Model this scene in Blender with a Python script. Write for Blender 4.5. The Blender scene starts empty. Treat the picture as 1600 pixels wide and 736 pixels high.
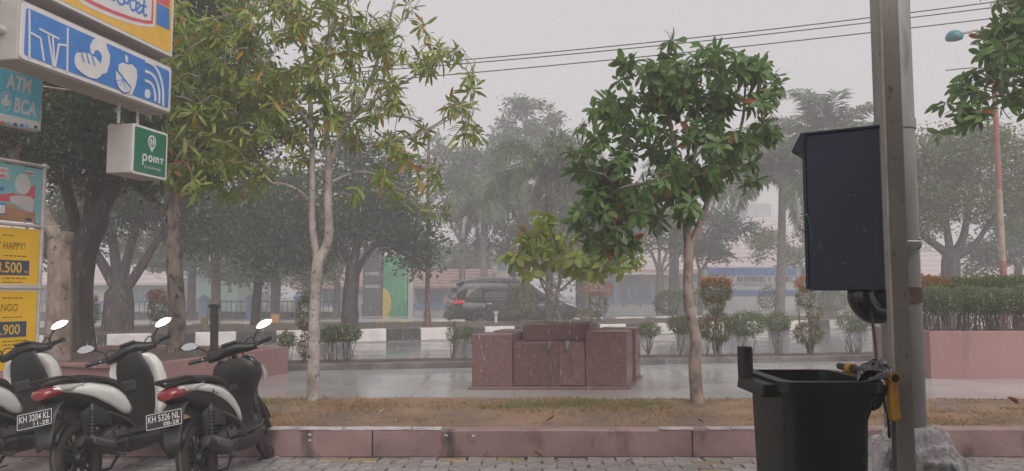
import bpy, bmesh, math, random
import numpy as np
from mathutils import Vector, Matrix
R = math.radians
sc = bpy.context.scene
col = sc.collection
random.seed(7); rng = np.random.default_rng(7)

# ------------------------------------------------------------------ camera, sky, sun, exposure
CAM = Vector((0, 0, 1.4)); PITCH = math.atan(90 / 1200)
cd = bpy.data.cameras.new('camera'); cam = bpy.data.objects.new('camera', cd); col.objects.link(cam)
cam.location = CAM; cam.rotation_euler = (R(90) + PITCH, 0, 0)
cd.sensor_width = 36; cd.lens = 27; cd.clip_start = .05; cd.clip_end = 2000
sc.camera = cam
SUN_EL, SUN_ROT = 42, 160
w = bpy.data.worlds.new('World'); sc.world = w; w.use_nodes = True
nt = w.node_tree; nt.nodes.clear()
sky = nt.nodes.new('ShaderNodeTexSky'); sky.sky_type = 'NISHITA'; sky.sun_disc = False
sky.sun_elevation = R(SUN_EL); sky.sun_rotation = R(SUN_ROT); sky.dust_density = 6; sky.air_density = 1
hs = nt.nodes.new('ShaderNodeHueSaturation'); hs.inputs['Saturation'].default_value = .12
mx = nt.nodes.new('ShaderNodeMix'); mx.data_type = 'RGBA'; mx.inputs[0].default_value = .82
mx.inputs[7].default_value = (6.3, 6.0, 6.2, 1)          # the even grey of a closed rain cloud
bg = nt.nodes.new('ShaderNodeBackground'); bg.inputs['Strength'].default_value = .068
wo = nt.nodes.new('ShaderNodeOutputWorld')
nt.links.new(sky.outputs[0], hs.inputs['Color']); nt.links.new(hs.outputs[0], mx.inputs[6])
nt.links.new(mx.outputs[2], bg.inputs['Color']); nt.links.new(bg.outputs[0], wo.inputs['Surface'])
sd = bpy.data.lights.new('sun', 'SUN'); sun = bpy.data.objects.new('sun', sd); col.objects.link(sun)
sd.energy = 1.5; sd.angle = R(60); sd.color = (1, .96, .92)
sun.rotation_euler = (R(90 - SUN_EL), 0, R(180 - SUN_ROT)); sun.location = (0, 0, 40)
sc.view_settings.view_transform = 'Standard'; sc.view_settings.look = 'None'
sc.view_settings.exposure = .78; sc.view_settings.gamma = 1; sc.view_settings.use_curve_mapping = False
cy = sc.cycles
cy.use_denoising = True; cy.max_bounces = 8; cy.diffuse_bounces = 3; cy.glossy_bounces = 3
cy.transmission_bounces = 6; cy.transparent_max_bounces = 8; cy.volume_bounces = 4
cy.caustics_reflective = False; cy.caustics_refractive = False
HAZE = .0098

# ------------------------------------------------------------------ helpers
F, U = Vector((0, math.cos(PITCH), math.sin(PITCH))), Vector((0, -math.sin(PITCH), math.cos(PITCH)))
def ray(x, y): return F + Vector((1, 0, 0)) * ((x - 800) / 1200) + U * ((368 - y) / 1200)
def A(x, y, Y):                       # a spot seen at x, y of the survey photo, Y metres ahead
    d = ray(x, y); return CAM + d * (Y / d.y)
def G(x, y, z=0):                     # the same on a level surface at height z
    d = ray(x, y); return CAM + d * ((z - CAM.z) / d.z)
def V(*a): return Vector(a)

def mat(name, c, rough=.5, metal=0, var=.15, scale=6, c2=None, bump=0, bscale=30, rand=0, coat=0, spec=.5,
        lo=.35, hi=.65, detail=5, stretch=None, trans=0, rvar=0, emit=None, stain=None):
    m = bpy.data.materials.new(name); m.use_nodes = True
    t = m.node_tree; N = t.nodes; L = t.links; b = N['Principled BSDF']
    b.inputs['Roughness'].default_value = rough; b.inputs['Metallic'].default_value = metal
    b.inputs['Coat Weight'].default_value = coat; b.inputs['Coat Roughness'].default_value = .08
    b.inputs['Specular IOR Level'].default_value = spec
    tc = N.new('ShaderNodeTexCoord'); mp = N.new('ShaderNodeMapping'); L.new(tc.outputs['Object'], mp.inputs[0])
    if stretch: mp.inputs['Scale'].default_value = stretch
    nz = N.new('ShaderNodeTexNoise'); nz.inputs['Scale'].default_value = scale; nz.inputs['Detail'].default_value = detail
    L.new(mp.outputs[0], nz.inputs['Vector'])
    rp = N.new('ShaderNodeValToRGB'); rp.color_ramp.elements[0].position = lo; rp.color_ramp.elements[1].position = hi
    c = tuple(c); c2 = tuple(c2) if c2 else tuple(x * (1 - var) for x in c); c1 = c if c2 != c else c
    if not c2 or var and c2 == tuple(x * (1 - var) for x in c): c1 = tuple(x * (1 + var) for x in c)
    rp.color_ramp.elements[0].color = (*c2, 1); rp.color_ramp.elements[1].color = (*c1, 1)
    L.new(nz.outputs[0], rp.inputs[0]); out = rp.outputs[0]
    if rand:
        oi = N.new('ShaderNodeObjectInfo'); mr = N.new('ShaderNodeMapRange')
        mr.inputs[3].default_value = 1 - rand; mr.inputs[4].default_value = 1 + rand
        L.new(oi.outputs['Random'], mr.inputs[0])
        hv = N.new('ShaderNodeHueSaturation'); L.new(mr.outputs[0], hv.inputs['Value']); L.new(out, hv.inputs['Color']); out = hv.outputs[0]
    if stain:                                                   # (colour, scale, stretch, from, to): dirt or spots with a shape of their own
        m2 = N.new('ShaderNodeMapping'); L.new(tc.outputs['Object'], m2.inputs[0]); m2.inputs['Scale'].default_value = stain[2]
        n4 = N.new('ShaderNodeTexNoise'); n4.inputs['Scale'].default_value = stain[1]; n4.inputs['Detail'].default_value = 8; L.new(m2.outputs[0], n4.inputs['Vector'])
        r4 = N.new('ShaderNodeMapRange'); r4.inputs[1].default_value = stain[3]; r4.inputs[2].default_value = stain[4]; L.new(n4.outputs[0], r4.inputs[0])
        x4 = N.new('ShaderNodeMix'); x4.data_type = 'RGBA'; L.new(r4.outputs[0], x4.inputs[0]); L.new(out, x4.inputs[6]); x4.inputs[7].default_value = (*stain[0], 1); out = x4.outputs[2]
    L.new(out, b.inputs['Base Color'])
    if rvar:
        n3 = N.new('ShaderNodeTexNoise'); n3.inputs['Scale'].default_value = 1.3; n3.inputs['Detail'].default_value = 4
        L.new(mp.outputs[0], n3.inputs['Vector']); mr = N.new('ShaderNodeMapRange')
        mr.inputs[1].default_value = .35; mr.inputs[2].default_value = .65
        mr.inputs[3].default_value = max(.03, rough - rvar); mr.inputs[4].default_value = rough + rvar
        L.new(n3.outputs[0], mr.inputs[0]); L.new(mr.outputs[0], b.inputs['Roughness'])
    if bump:
        n2 = N.new('ShaderNodeTexNoise'); n2.inputs['Scale'].default_value = bscale; n2.inputs['Detail'].default_value = 6
        L.new(mp.outputs[0], n2.inputs['Vector']); bp = N.new('ShaderNodeBump'); bp.inputs['Strength'].default_value = bump
        bp.inputs['Distance'].default_value = .02
        L.new(n2.outputs[0], bp.inputs['Height']); L.new(bp.outputs[0], b.inputs['Normal'])
    if emit: b.inputs['Emission Color'].default_value = (*emit[:3], 1); b.inputs['Emission Strength'].default_value = emit[3]
    return m

LEAF = 1.5
def leaf_mat(name, stops, rough=.38, transl=.35):
    stops = [(p, tuple(min(.5, q * (LEAF if max(c) < .2 else 1.15)) for q in c)) for p, c in stops]
    m = bpy.data.materials.new(name); m.use_nodes = True
    t = m.node_tree; N = t.nodes; L = t.links; b = N['Principled BSDF']; b.inputs['Roughness'].default_value = rough
    g = N.new('ShaderNodeNewGeometry'); oi = N.new('ShaderNodeObjectInfo')
    ad = N.new('ShaderNodeMath'); ad.operation = 'ADD'; fr = N.new('ShaderNodeMath'); fr.operation = 'FRACT'
    L.new(g.outputs['Random Per Island'], ad.inputs[0]); L.new(oi.outputs['Random'], ad.inputs[1]); L.new(ad.outputs[0], fr.inputs[0])
    rp = N.new('ShaderNodeValToRGB'); e = rp.color_ramp.elements
    e[0].position, e[0].color = stops[0][0], (*stops[0][1], 1); e[1].position, e[1].color = stops[-1][0], (*stops[-1][1], 1)
    for p, c in stops[1:-1]: q = e.new(p); q.color = (*c, 1)
    L.new(fr.outputs[0], rp.inputs[0]); L.new(rp.outputs[0], b.inputs['Base Color'])
    tr = N.new('ShaderNodeBsdfTranslucent'); L.new(rp.outputs[0], tr.inputs[0])
    ms = N.new('ShaderNodeMixShader'); ms.inputs[0].default_value = transl
    L.new(b.outputs[0], ms.inputs[1]); L.new(tr.outputs[0], ms.inputs[2]); L.new(ms.outputs[0], N['Material Output'].inputs[0])
    return m

def tag(o, label=None, cat=None, group=None, kind=None):
    if label: o['label'] = label
    if cat: o['category'] = cat
    if group: o['group'] = group
    if kind: o['kind'] = kind
    return o
def empty(name, loc=(0, 0, 0), label=None, cat=None, group=None):
    o = bpy.data.objects.new(name, None); col.objects.link(o); o.location = loc; o.empty_display_size = .1
    return tag(o, label, cat, group)
def wloc(o):
    p = Vector((0, 0, 0))
    while o is not None: p += o.location; o = o.parent
    return p
def link(name, me, m=None, parent=None):
    o = bpy.data.objects.new(name, me); col.objects.link(o); o.parent = parent
    if m is not None and not me.materials: me.materials.append(m)
    return o
def smooth_path(pts, k=4):
    pts = [Vector(p) for p in pts]
    if len(pts) < 3: return pts
    q = [pts[0] * 2 - pts[1]] + pts + [pts[-1] * 2 - pts[-2]]; out = []
    for i in range(1, len(q) - 2):
        p0, p1, p2, p3 = q[i - 1], q[i], q[i + 1], q[i + 2]
        for j in range(k):
            t = j / k
            out.append(.5 * ((2 * p1) + (p2 - p0) * t + (2 * p0 - 5 * p1 + 4 * p2 - p3) * t * t + (3 * p1 - p0 - 3 * p2 + p3) * t ** 3))
    out.append(pts[-1]); return out

class MB:
    def __init__(s, xf=None): s.v = []; s.f = []; s.xf = xf
    def add(s, vs, fs):
        b = len(s.v); s.v += [Vector(p) for p in vs]; s.f += [tuple(i + b for i in f) for f in fs]; return s
    def box(s, c, d, M=None):
        x, y, z = (k / 2 for k in d); c = Vector(c)
        P = [V(a, b, e) for a in (-x, x) for b in (-y, y) for e in (-z, z)]
        if M is not None: P = [M @ p for p in P]
        return s.add([c + p for p in P], [(0, 1, 3, 2), (4, 6, 7, 5), (0, 4, 5, 1), (2, 3, 7, 6), (0, 2, 6, 4), (1, 5, 7, 3)])
    def hexa(s, b, t):                 # four bottom points, four top points, both counter-clockwise from above
        return s.add(list(b) + list(t), [(3, 2, 1, 0), (4, 5, 6, 7)] + [(i, (i + 1) % 4, 4 + (i + 1) % 4, 4 + i) for i in range(4)])
    def ring(s, rings, cap=True, closed=False):
        n = len(rings[0]); vs = [p for r in rings for p in r]; fs = []
        m = len(rings)
        for i in range(m if closed else m - 1):
            for j in range(n):
                a, b = i * n, ((i + 1) % m) * n
                fs.append((a + j, a + (j + 1) % n, b + (j + 1) % n, b + j))
        if cap and not closed: fs += [tuple(range(n - 1, -1, -1)), tuple((m - 1) * n + j for j in range(n))]
        return s.add(vs, fs)
    def tube(s, pts, r, n=8, cap=True, sm=0):
        pts = smooth_path(pts, sm) if sm else [Vector(p) for p in pts]
        m = len(pts); rs = [r] * m if not hasattr(r, '__len__') else list(np.interp(np.linspace(0, 1, m), np.linspace(0, 1, len(r)), r))
        rings = []; u = None
        for i, p in enumerate(pts):
            t = (pts[min(i + 1, m - 1)] - pts[max(i - 1, 0)])
            t = t.normalized() if t.length > 1e-9 else V(0, 0, 1)
            if u is None: u = t.orthogonal().normalized()
            u = (u - t * u.dot(t)); u = u.normalized() if u.length > 1e-6 else t.orthogonal().normalized()
            w_ = t.cross(u)
            rings.append([p + (u * math.cos(2 * math.pi * j / n) + w_ * math.sin(2 * math.pi * j / n)) * rs[i] for j in range(n)])
        return s.ring(rings, cap)
    def cyl(s, a, b, r, n=16, r2=None): return s.tube([a, b], [r, r if r2 is None else r2], n)
    def loft(s, secs, axis='x', n=16, e=2.6):    # (pos, c1, h1 across, c2 or 0, h2 up)
        rings = []
        for (p, cz, hw, hh, *cy_) in secs:
            c0 = cy_[0] if cy_ else 0; rg = []
            for j in range(n):
                a = 2 * math.pi * j / n; ca, sa = math.cos(a), math.sin(a)
                u = c0 + hw * math.copysign(abs(ca) ** (2 / e), ca); v_ = cz + hh * math.copysign(abs(sa) ** (2 / e), sa)
                rg.append(V(p, u, v_) if axis == 'x' else V(v_, u, p) if axis == 'z' else V(u, p, v_))
            rings.append(rg)
        return s.ring(rings)
    def torus(s, c, R_, r, n=28, m=10, rx=None, axis='y'):
        c = Vector(c); rings = []
        for i in range(n):
            a = 2 * math.pi * i / n; d = V(math.cos(a), 0, math.sin(a)) if axis == 'y' else V(math.cos(a), math.sin(a), 0)
            k = V(0, 1, 0) if axis == 'y' else V(0, 0, 1)
            rings.append([c + d * (R_ + r * math.cos(b)) + k * ((rx or r) * math.sin(b)) for b in (2 * math.pi * j / m for j in range(m))])
        return s.ring(rings, closed=True)
    def grid(s, rows):
        n = len(rows[0]); return s.add([p for r in rows for p in r], [(i * n + j, i * n + j + 1, (i + 1) * n + j + 1, (i + 1) * n + j) for i in range(len(rows) - 1) for j in range(n - 1)])
    def prism(s, poly, d):             # planar polygon pushed along vector d
        n = len(poly); d = Vector(d); poly = [Vector(p) for p in poly]
        return s.add(poly + [p + d for p in poly], [tuple(range(n)), tuple(range(2 * n - 1, n - 1, -1))] + [(j, j + n, (j + 1) % n + n, (j + 1) % n) for j in range(n)])
    def build(s, name, m, parent=None, smooth=False, bev=0, solid=0, sub=0):
        vs = [s.xf(p) for p in s.v] if s.xf else s.v
        o0 = wloc(parent) if parent else Vector((0, 0, 0))
        me = bpy.data.meshes.new(name); me.from_pydata([tuple(p - o0) for p in vs], [], s.f); me.update()
        bm = bmesh.new(); bm.from_mesh(me); bmesh.ops.recalc_face_normals(bm, faces=bm.faces); bm.to_mesh(me); bm.free()
        if smooth: me.polygons.foreach_set('use_smooth', [True] * len(me.polygons))
        o = link(name, me, m, parent)
        if solid: q = o.modifiers.new('solid', 'SOLIDIFY'); q.thickness = solid; q.offset = 0
        if bev: q = o.modifiers.new('bevel', 'BEVEL'); q.width = bev; q.segments = 2; q.limit_method = 'ANGLE'
        if sub: q = o.modifiers.new('sub', 'SUBSURF'); q.levels = sub; q.render_levels = sub
        if smooth:
            try: me.set_sharp_from_angle(angle=R(50))
            except Exception: pass
        return o

def fast_mesh(name, verts, faces):
    me = bpy.data.meshes.new(name); verts = np.asarray(verts, np.float32); faces = np.asarray(faces, np.int32)
    k = faces.shape[1]
    me.vertices.add(len(verts)); me.vertices.foreach_set('co', verts.ravel())
    me.loops.add(faces.size); me.loops.foreach_set('vertex_index', faces.ravel())
    me.polygons.add(len(faces)); me.polygons.foreach_set('loop_start', np.arange(0, faces.size, k, dtype=np.int32))
    me.update(calc_edges=True); return me

# flat drawing on a sign face
class Face:
    def __init__(s, o, u): s.o = Vector(o); s.u = Vector(u).normalized(); s.v = V(0, 0, 1); s.n = s.u.cross(s.v).normalized()
    def px(s, x, y):
        d = ray(x, y); t = (s.o - CAM).dot(s.n) / d.dot(s.n); p = CAM + d * t - s.o; return (p.dot(s.u), p.z)
    def w(s, q, d=0): return s.o + s.u * q[0] + s.v * q[1] + s.n * d
    def W(s, x, y, d=0): return s.w(s.px(x, y), d)
def poly(F_, pts, d, m, name, parent, th=.003):
    return MB().prism([F_.w(p, d) for p in pts], F_.n * th).build(name, m, parent)
def rrect(u0, v0, u1, v1, r, k=4):
    out = []
    for cx, cy_, a0 in ((u1 - r, v1 - r, 0), (u0 + r, v1 - r, 90), (u0 + r, v0 + r, 180), (u1 - r, v0 + r, 270)):
        for j in range(k + 1): a = R(a0 + 90 * j / k); out.append((cx + r * math.cos(a), cy_ + r * math.sin(a)))
    return out
def ell(cx, cy_, a, b, n=20, a0=0, a1=360):
    return [(cx + a * math.cos(R(a0 + (a1 - a0) * j / n)), cy_ + b * math.sin(R(a0 + (a1 - a0) * j / n))) for j in range(n + (0 if a1 - a0 == 360 else 1))]
def stroke(mb, F_, pts, wd, d, th=.003, sm=0):
    if sm: pts = [(p.x, p.y) for p in smooth_path([V(a, b, 0) for a, b in pts], sm)]
    for (a, b) in zip(pts[:-1], pts[1:]):
        a, b = Vector(a), Vector(b); t = (b - a)
        if t.length < 1e-6: continue
        t.normalize(); n = Vector((-t.y, t.x)) * wd / 2; a = a - t * wd * .22; b = b + t * wd * .22
        mb.prism([F_.w(q, d) for q in (a + n, a - n, b - n, b + n)], F_.n * th)
        d += 2e-5
def text(F_, s, box, m, parent, d=.004, bold=0, shear=0, name='lettering'):
    cu = bpy.data.curves.new('t', 'FONT'); cu.body = s; cu.size = 1; cu.offset = bold; cu.shear = shear; cu.resolution_u = 3
    ob = bpy.data.objects.new('t', cu); col.objects.link(ob); bpy.context.view_layer.update()
    me = bpy.data.meshes.new_from_object(ob.evaluated_get(bpy.context.evaluated_depsgraph_get()))
    bpy.data.objects.remove(ob); bpy.data.curves.remove(cu)
    co = np.array([v.co[:2] for v in me.vertices]); lo, hi = co.min(0), co.max(0); u0, v0, u1, v1 = box
    o0 = wloc(parent)
    for v in me.vertices:
        a, b = (v.co.x - lo[0]) / (hi[0] - lo[0]), (v.co.y - lo[1]) / (hi[1] - lo[1])
        v.co = F_.w((u0 + (u1 - u0) * a, v0 + (v1 - v0) * b), d) - o0
    me.name = name; me.materials.clear()
    return link(name, me, m, parent)
# ------------------------------------------------------------------ materials
M = {}
M['paver'] = mat('paver', (.33, .315, .305), .18, var=.22, scale=9, bump=.45, bscale=22, rand=.16, rvar=.1, stain=((.15, .13, .115), 3, (1, 1, 1), .5, .7))
M['paver_yellow'] = mat('paver_yellow', (.38, .27, .10), .25, c2=(.27, .25, .21), scale=9, bump=.35, rand=.15)
M['joint'] = mat('joint', (.18, .165, .15), .35, var=.35, scale=12, bump=.4)
M['kerb'] = mat('kerb', (.37, .235, .225), .42, c2=(.275, .175, .168), scale=2.2, lo=.35, hi=.62, bump=.3, bscale=22, rand=.1, detail=9, stain=((.05, .04, .04), 4.5, (1, 1, .5), .53, .70))
M['paint'] = mat('paint', (.62, .58, .57), .5, c2=(.34, .31, .30), scale=7, bump=.2)
M['soil'] = mat('soil', (.135, .085, .058), .75, c2=(.075, .05, .038), scale=5, bump=.8, bscale=25)
M['verge'] = mat('verge', (.33, .20, .12), .85, c2=(.17, .125, .10), scale=2.2, bump=.9, bscale=40, detail=9)
M['slab'] = mat('slab', (.48, .47, .455), .15, c2=(.41, .40, .39), scale=1.0, bump=.04, bscale=10, rvar=.07, rand=.03, detail=7)
M['road'] = mat('road', (.19, .187, .19), .15, c2=(.15, .148, .15), scale=.8, bump=.05, bscale=40, rvar=.07, detail=7)
M['kerb_grey'] = mat('kerb_grey', (.22, .20, .19), .5, c2=(.11, .10, .10), scale=3, bump=.3)
M['white_kerb'] = mat('white_kerb', (.74, .70, .68), .45, c2=(.58, .54, .52), scale=2.5, bump=.2, rand=.06)
M['black_kerb'] = mat('black_kerb', (.024, .023, .026), .4, var=.4, scale=3, bump=.2, rand=.15)
M['yellow_kerb'] = mat('yellow_kerb', (.55, .47, .24), .5, var=.2, scale=3)
M['ground'] = mat('ground', (.10, .10, .06), .8, c2=(.07, .055, .04), scale=.4, bump=.4)
M['pink'] = mat('pink', (.345, .185, .178), .5, c2=(.29, .155, .15), scale=1.3, stretch=(1, 1, .45), bump=.1, bscale=20, lo=.3, hi=.6, detail=9, stain=((.22, .13, .12), 3.2, (1, 1, .22), .60, .80))
M['pink_cap'] = mat('pink_cap', (.25, .14, .12), .6, c2=(.12, .09, .075), scale=3, bump=.2)
M['granite'] = mat('granite', (.205, .115, .11), .22, c2=(.135, .078, .076), scale=30, bump=.04, rvar=.08, rand=.14, stain=((.055, .032, .032), 2.6, (1, 1, .3), .58, .72))
M['granite_dark'] = mat('granite_dark', (.06, .035, .035), .25, var=.4, scale=8)
M['bark_light'] = mat('bark_light', (.43, .385, .35), .7, c2=(.25, .21, .19), scale=7, stretch=(1, 1, .8), bump=.6, bscale=28, lo=.36, hi=.58, detail=10, stain=((.075, .058, .05), 24, (1, 1, .8), .60, .68))
M['bark_brown'] = mat('bark_brown', (.34, .265, .225), .7, c2=(.17, .13, .11), scale=8, stretch=(1, 1, .6), bump=.7, bscale=24, lo=.36, hi=.6, detail=10, stain=((.06, .045, .04), 16, (1, 1, .8), .60, .70))
M['bark_dark'] = mat('bark_dark', (.065, .048, .04), .7, c2=(.026, .021, .018), scale=7, stretch=(1, 1, .4), bump=.9, bscale=20)
M['bark_mottle'] = mat('bark_mottle', (.27, .215, .18), .7, c2=(.10, .075, .062), scale=7, stretch=(1, 1, .6), bump=.8, lo=.40, hi=.62, detail=9, stain=((.03, .024, .02), 9, (1, 1, .7), .55, .62))
M['palm_bark'] = mat('palm_bark', (.27, .23, .205), .8, c2=(.15, .125, .11), scale=5, stretch=(1, 1, 4), bump=.4)
M['leaf_fig'] = leaf_mat('leaf_fig', [(0, (.19, .27, .04)), (.3, (.24, .31, .06)), (.6, (.14, .205, .035)), (.9, (.28, .30, .07)), (.98, (.36, .17, .02)), (1, (.42, .15, .02))])
M['leaf_big'] = leaf_mat('leaf_big', [(0, (.065, .12, .032)), (.45, (.10, .175, .045)), (.8, (.075, .14, .036)), (.975, (.14, .20, .055)), (.993, (.30, .09, .03)), (1, (.22, .06, .03))], rough=.25, transl=.45)
M['leaf_dark'] = leaf_mat('leaf_dark', [(0, (.02, .045, .016)), (.5, (.036, .07, .022)), (1, (.055, .095, .03))])
M['leaf_mid'] = leaf_mat('leaf_mid', [(0, (.032, .06, .024)), (.5, (.05, .088, .033)), (1, (.075, .12, .043))])
M['leaf_pale'] = leaf_mat('leaf_pale', [(0, (.065, .09, .025)), (.5, (.095, .125, .035)), (1, (.14, .16, .05))])
M['leaf_hedge'] = leaf_mat('leaf_hedge', [(0, (.085, .12, .05)), (.5, (.115, .155, .07)), (1, (.15, .18, .085))])
M['leaf_photinia'] = leaf_mat('leaf_photinia', [(0, (.04, .07, .018)), (.5, (.07, .11, .024)), (.75, (.16, .15, .03)), (.9, (.33, .14, .03)), (1, (.40, .09, .03))])
M['leaf_red'] = leaf_mat('leaf_red', [(0, (.40, .14, .02)), (.5, (.42, .10, .025)), (1, (.24, .17, .03))])
M['leaf_planter'] = leaf_mat('leaf_planter', [(0, (.24, .31, .05)), (.5, (.32, .37, .075)), (.93, (.16, .25, .04)), (.955, (.45, .22, .14)), (1, (.55, .30, .22))])
M['frond'] = leaf_mat('frond', [(0, (.03, .055, .025)), (.6, (.06, .095, .035)), (1, (.11, .14, .05))])
M['dead_frond'] = leaf_mat('dead_frond', [(0, (.12, .055, .03)), (1, (.2, .10, .05))])
M['twig'] = mat('twig', (.16, .125, .10), .8, var=.3)
M['twig_dark'] = mat('twig_dark', (.06, .045, .036), .8, var=.3)

# ------------------------------------------------------------------ the ground, pavements and roads
def sheet(name, pts, m, sub=0):
    o = MB().add(pts, [tuple(range(len(pts)))]).build(name, m); return tag(o, kind='structure')
def Z(p, z): return V(p[0], p[1], z)
sheet('ground', [V(-380, -20, -.02), V(380, -20, -.02), V(380, 620, -.02), V(-380, 620, -.02)], M['ground'])
KY = 6.72                                                     # front of the raised verge
pv = tag(MB().add([V(-14, -3, -.012), V(14, -3, -.012), V(14, KY, -.012), V(-14, KY, -.012)], [(0, 1, 2, 3)]).build('paving', M['joint']), kind='structure')
vars_ = []
for k in range(5):                                            # interlocking stones with waisted sides
    mb = MB(); l, wd = .118, .0655; j = [random.uniform(-.006, .006) for _ in range(8)]
    P = [(-l + j[0], -wd), (-.03, -wd + .012), (.03, -wd + j[1]), (l + j[2], -wd + .01), (l + j[3], wd), (.03, wd - .010 + j[4]), (-.03, wd), (-l + j[5], wd - .008)]
    top = [(a * .975, b * .95) for a, b in P]
    n = len(P); vs = [V(a, b, -.012) for a, b in P] + [V(a, b, .002) for a, b in P] + [V(a, b, .008) for a, b in top]
    fs = [(i, (i + 1) % n, n + (i + 1) % n, n + i) for i in range(n)] + [(n + i, n + (i + 1) % n, 2 * n + (i + 1) % n, 2 * n + i) for i in range(n)] + [tuple(range(2 * n, 3 * n))]
    me = bpy.data.meshes.new('paver'); me.from_pydata([tuple(p) for p in vs], [], fs); vars_.append(me)
vy = [m_.copy() for m_ in vars_]
for m_ in vars_: m_.materials.append(M['paver'])
for m_ in vy: m_.materials.append(M['paver_yellow'])
rows = 7
for r_ in range(rows):
    y = KY - .135 - .138 * r_
    for i in range(-19, 22):
        x = i * .248 + (.124 if r_ % 2 else 0) + random.uniform(-.008, .008)
        yel = (r_ == 0 and (-1.6 < x < .1) and random.random() < .55) or (1.5 < x < 1.72 and r_ < 5)
        o = link('paver', random.choice(vy if yel else vars_), None, pv)
        o.location = (x, y + random.uniform(-.006, .006), random.uniform(-.004, .005)); o.rotation_euler = (random.uniform(-.02, .02), random.uniform(-.02, .02), random.uniform(-.03, .03))
# kerb along the verge
KH = .235
kb = tag(MB().box((0, KY + .11, .1), (26, .10, .18)).build('kerb', M['kerb']), kind='structure')
x = -13.2; k = 0
while x < 13:
    L_ = [2.3, 2.75, 2.05, 2.6][k % 4]; k += 1
    h = KH + random.uniform(-.004, .006); dy = random.uniform(-.006, .006)
    b = MB(); n = 8
    top = [V(x + .006 + (L_ - .012) * i / n, KY + dy, h + random.uniform(-.004, .003)) for i in range(n + 1)]
    b.grid([[Z(p, -.02) for p in top], [Z(p, .05) + V(0, .0, 0) for p in top], [p - V(0, 0, .016) for p in top], [p + V(0, .016, 0) for p in top], [p + V(0, .13, 0) for p in top], [Z(p, .05) + V(0, .13, 0) for p in top]])
    o = b.build('kerb_block', M['kerb'], kb); x += L_
gut = tag(MB().box((0, KY - .035, -.006), (26, .055, .02)).build('gutter', mat('gutter', (.05, .042, .038), .22, var=.4, scale=6, bump=.2)), kind='structure')  # wet channel strip, darkened with the joint shadow at the kerb foot
for (xa, xb) in ((540, 642), (645, 690), (1030, 1083), (1104, 1140), (1143, 1180), (420, 535)):
    pa, pb = A(xa, 668, KY), A(xb, 668, KY)
    b = MB(); n = 10; rr = [[], []]
    for i in range(n + 1):
        X = pa.x + (pb.x - pa.x) * i / n
        rr[0].append(V(X, KY - .004, KH - random.uniform(.004, .012))); rr[1].append(V(X, KY + .05 + random.uniform(-.012, .012), KH + .0085))
    b.grid([[p + V(0, -.006, 0) for p in rr[0]], [V(p.x, KY - .008, KH + .0075) for p in rr[0]], rr[1]])
    b.build('paint_strip', M['paint'], kb)
VB = G(800, 622, .22).y                                        # back of the verge
b = MB(); nx, ny = 120, 12; rws = []
for j in range(ny + 1):
    rws.append([V(-13 + 26 * i / nx, KY + .125 + (VB - KY - .12) * j / ny, .215 + random.uniform(-.012, .014) * (0 < j < ny) + .012 * math.sin(i * .31) * math.sin(j * .9)) for i in range(nx + 1)])
tag(b.grid(rws).build('verge', M['verge'], smooth=True), kind='structure')
N = 46000
gx = rng.uniform(-6.5, 7.5, N); gy = rng.uniform(KY + .13, VB + .03, N)
dens = .5 + .5 * np.sin(gx * 1.7 + 1) * np.sin(gy * 3.1 + gx) + .35 * np.sin(gx * 4.3 + gy * 5)
bare = np.exp(-((gx - .1) / 1.2) ** 2 - ((gy - 7.0) / .45) ** 2) + .8 * np.exp(-((gx - 3.0) / .9) ** 2 - ((gy - 7.1) / .25) ** 2) + .7 * np.exp(-((gx + 2.2) / .5) ** 2 - ((gy - 8.1) / .3) ** 2)
keep = rng.uniform(0, 1, N) < np.clip(.30 + .7 * dens - .9 * bare, .05, 1)
gx, gy = gx[keep], gy[keep]; n = len(gx)
hgt = rng.uniform(.012, .048, n) * (1 + .4 * np.sin(gx * 2.3)); an = rng.uniform(0, 6.28, n); le = rng.normal(0, .035, (n, 2)); wd = rng.uniform(.003, .007, n)
p0 = np.stack([gx, gy, np.full(n, .212)], 1); sd_ = np.stack([np.cos(an) * wd, np.sin(an) * wd, np.zeros(n)], 1)
tipv = p0 + np.stack([le[:, 0], le[:, 1], hgt], 1)
vv = np.stack([p0 - sd_, p0 + sd_, tipv], 1).reshape(-1, 3)
M['blade'] = leaf_mat('blade', [(0, (.34, .19, .085)), (.35, (.42, .26, .13)), (.6, (.24, .14, .075)), (.80, (.30, .21, .10)), (.84, (.11, .14, .045)), (1, (.17, .17, .06))], rough=.7)
gr = link('dry_grass', fast_mesh('dry_grass', vv, np.arange(3 * n).reshape(-1, 3)), M['blade']); tag(gr, kind='stuff')
N = 5200; ci = rng.integers(0, 5, N); cxs, cys = np.array([.25, .75, 1.4, -2.9, 5.6])[ci], np.array([8.15, 8.3, 8.2, 8.35, 7.5])[ci]
gx = cxs + rng.normal(0, .22, N); gy = np.clip(cys + rng.normal(0, .12, N), KY + .14, VB); an = rng.uniform(0, 6.28, N)
p0 = np.stack([gx, gy, np.full(N, .214)], 1); sd_ = np.stack([np.cos(an), np.sin(an), 0 * an], 1) * rng.uniform(.003, .006, N)[:, None]
vv = np.stack([p0 - sd_, p0 + sd_, p0 + np.concatenate([rng.normal(0, .03, (N, 2)), rng.uniform(.02, .06, (N, 1))], 1)], 1).reshape(-1, 3)
M['blade_green'] = leaf_mat('blade_green', [(0, (.10, .13, .03)), (.6, (.15, .16, .05)), (1, (.26, .20, .08))], rough=.6)
tag(link('green_grass', fast_mesh('green_grass', vv, np.arange(3 * N).reshape(-1, 3)), M['blade_green']), kind='stuff')
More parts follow.
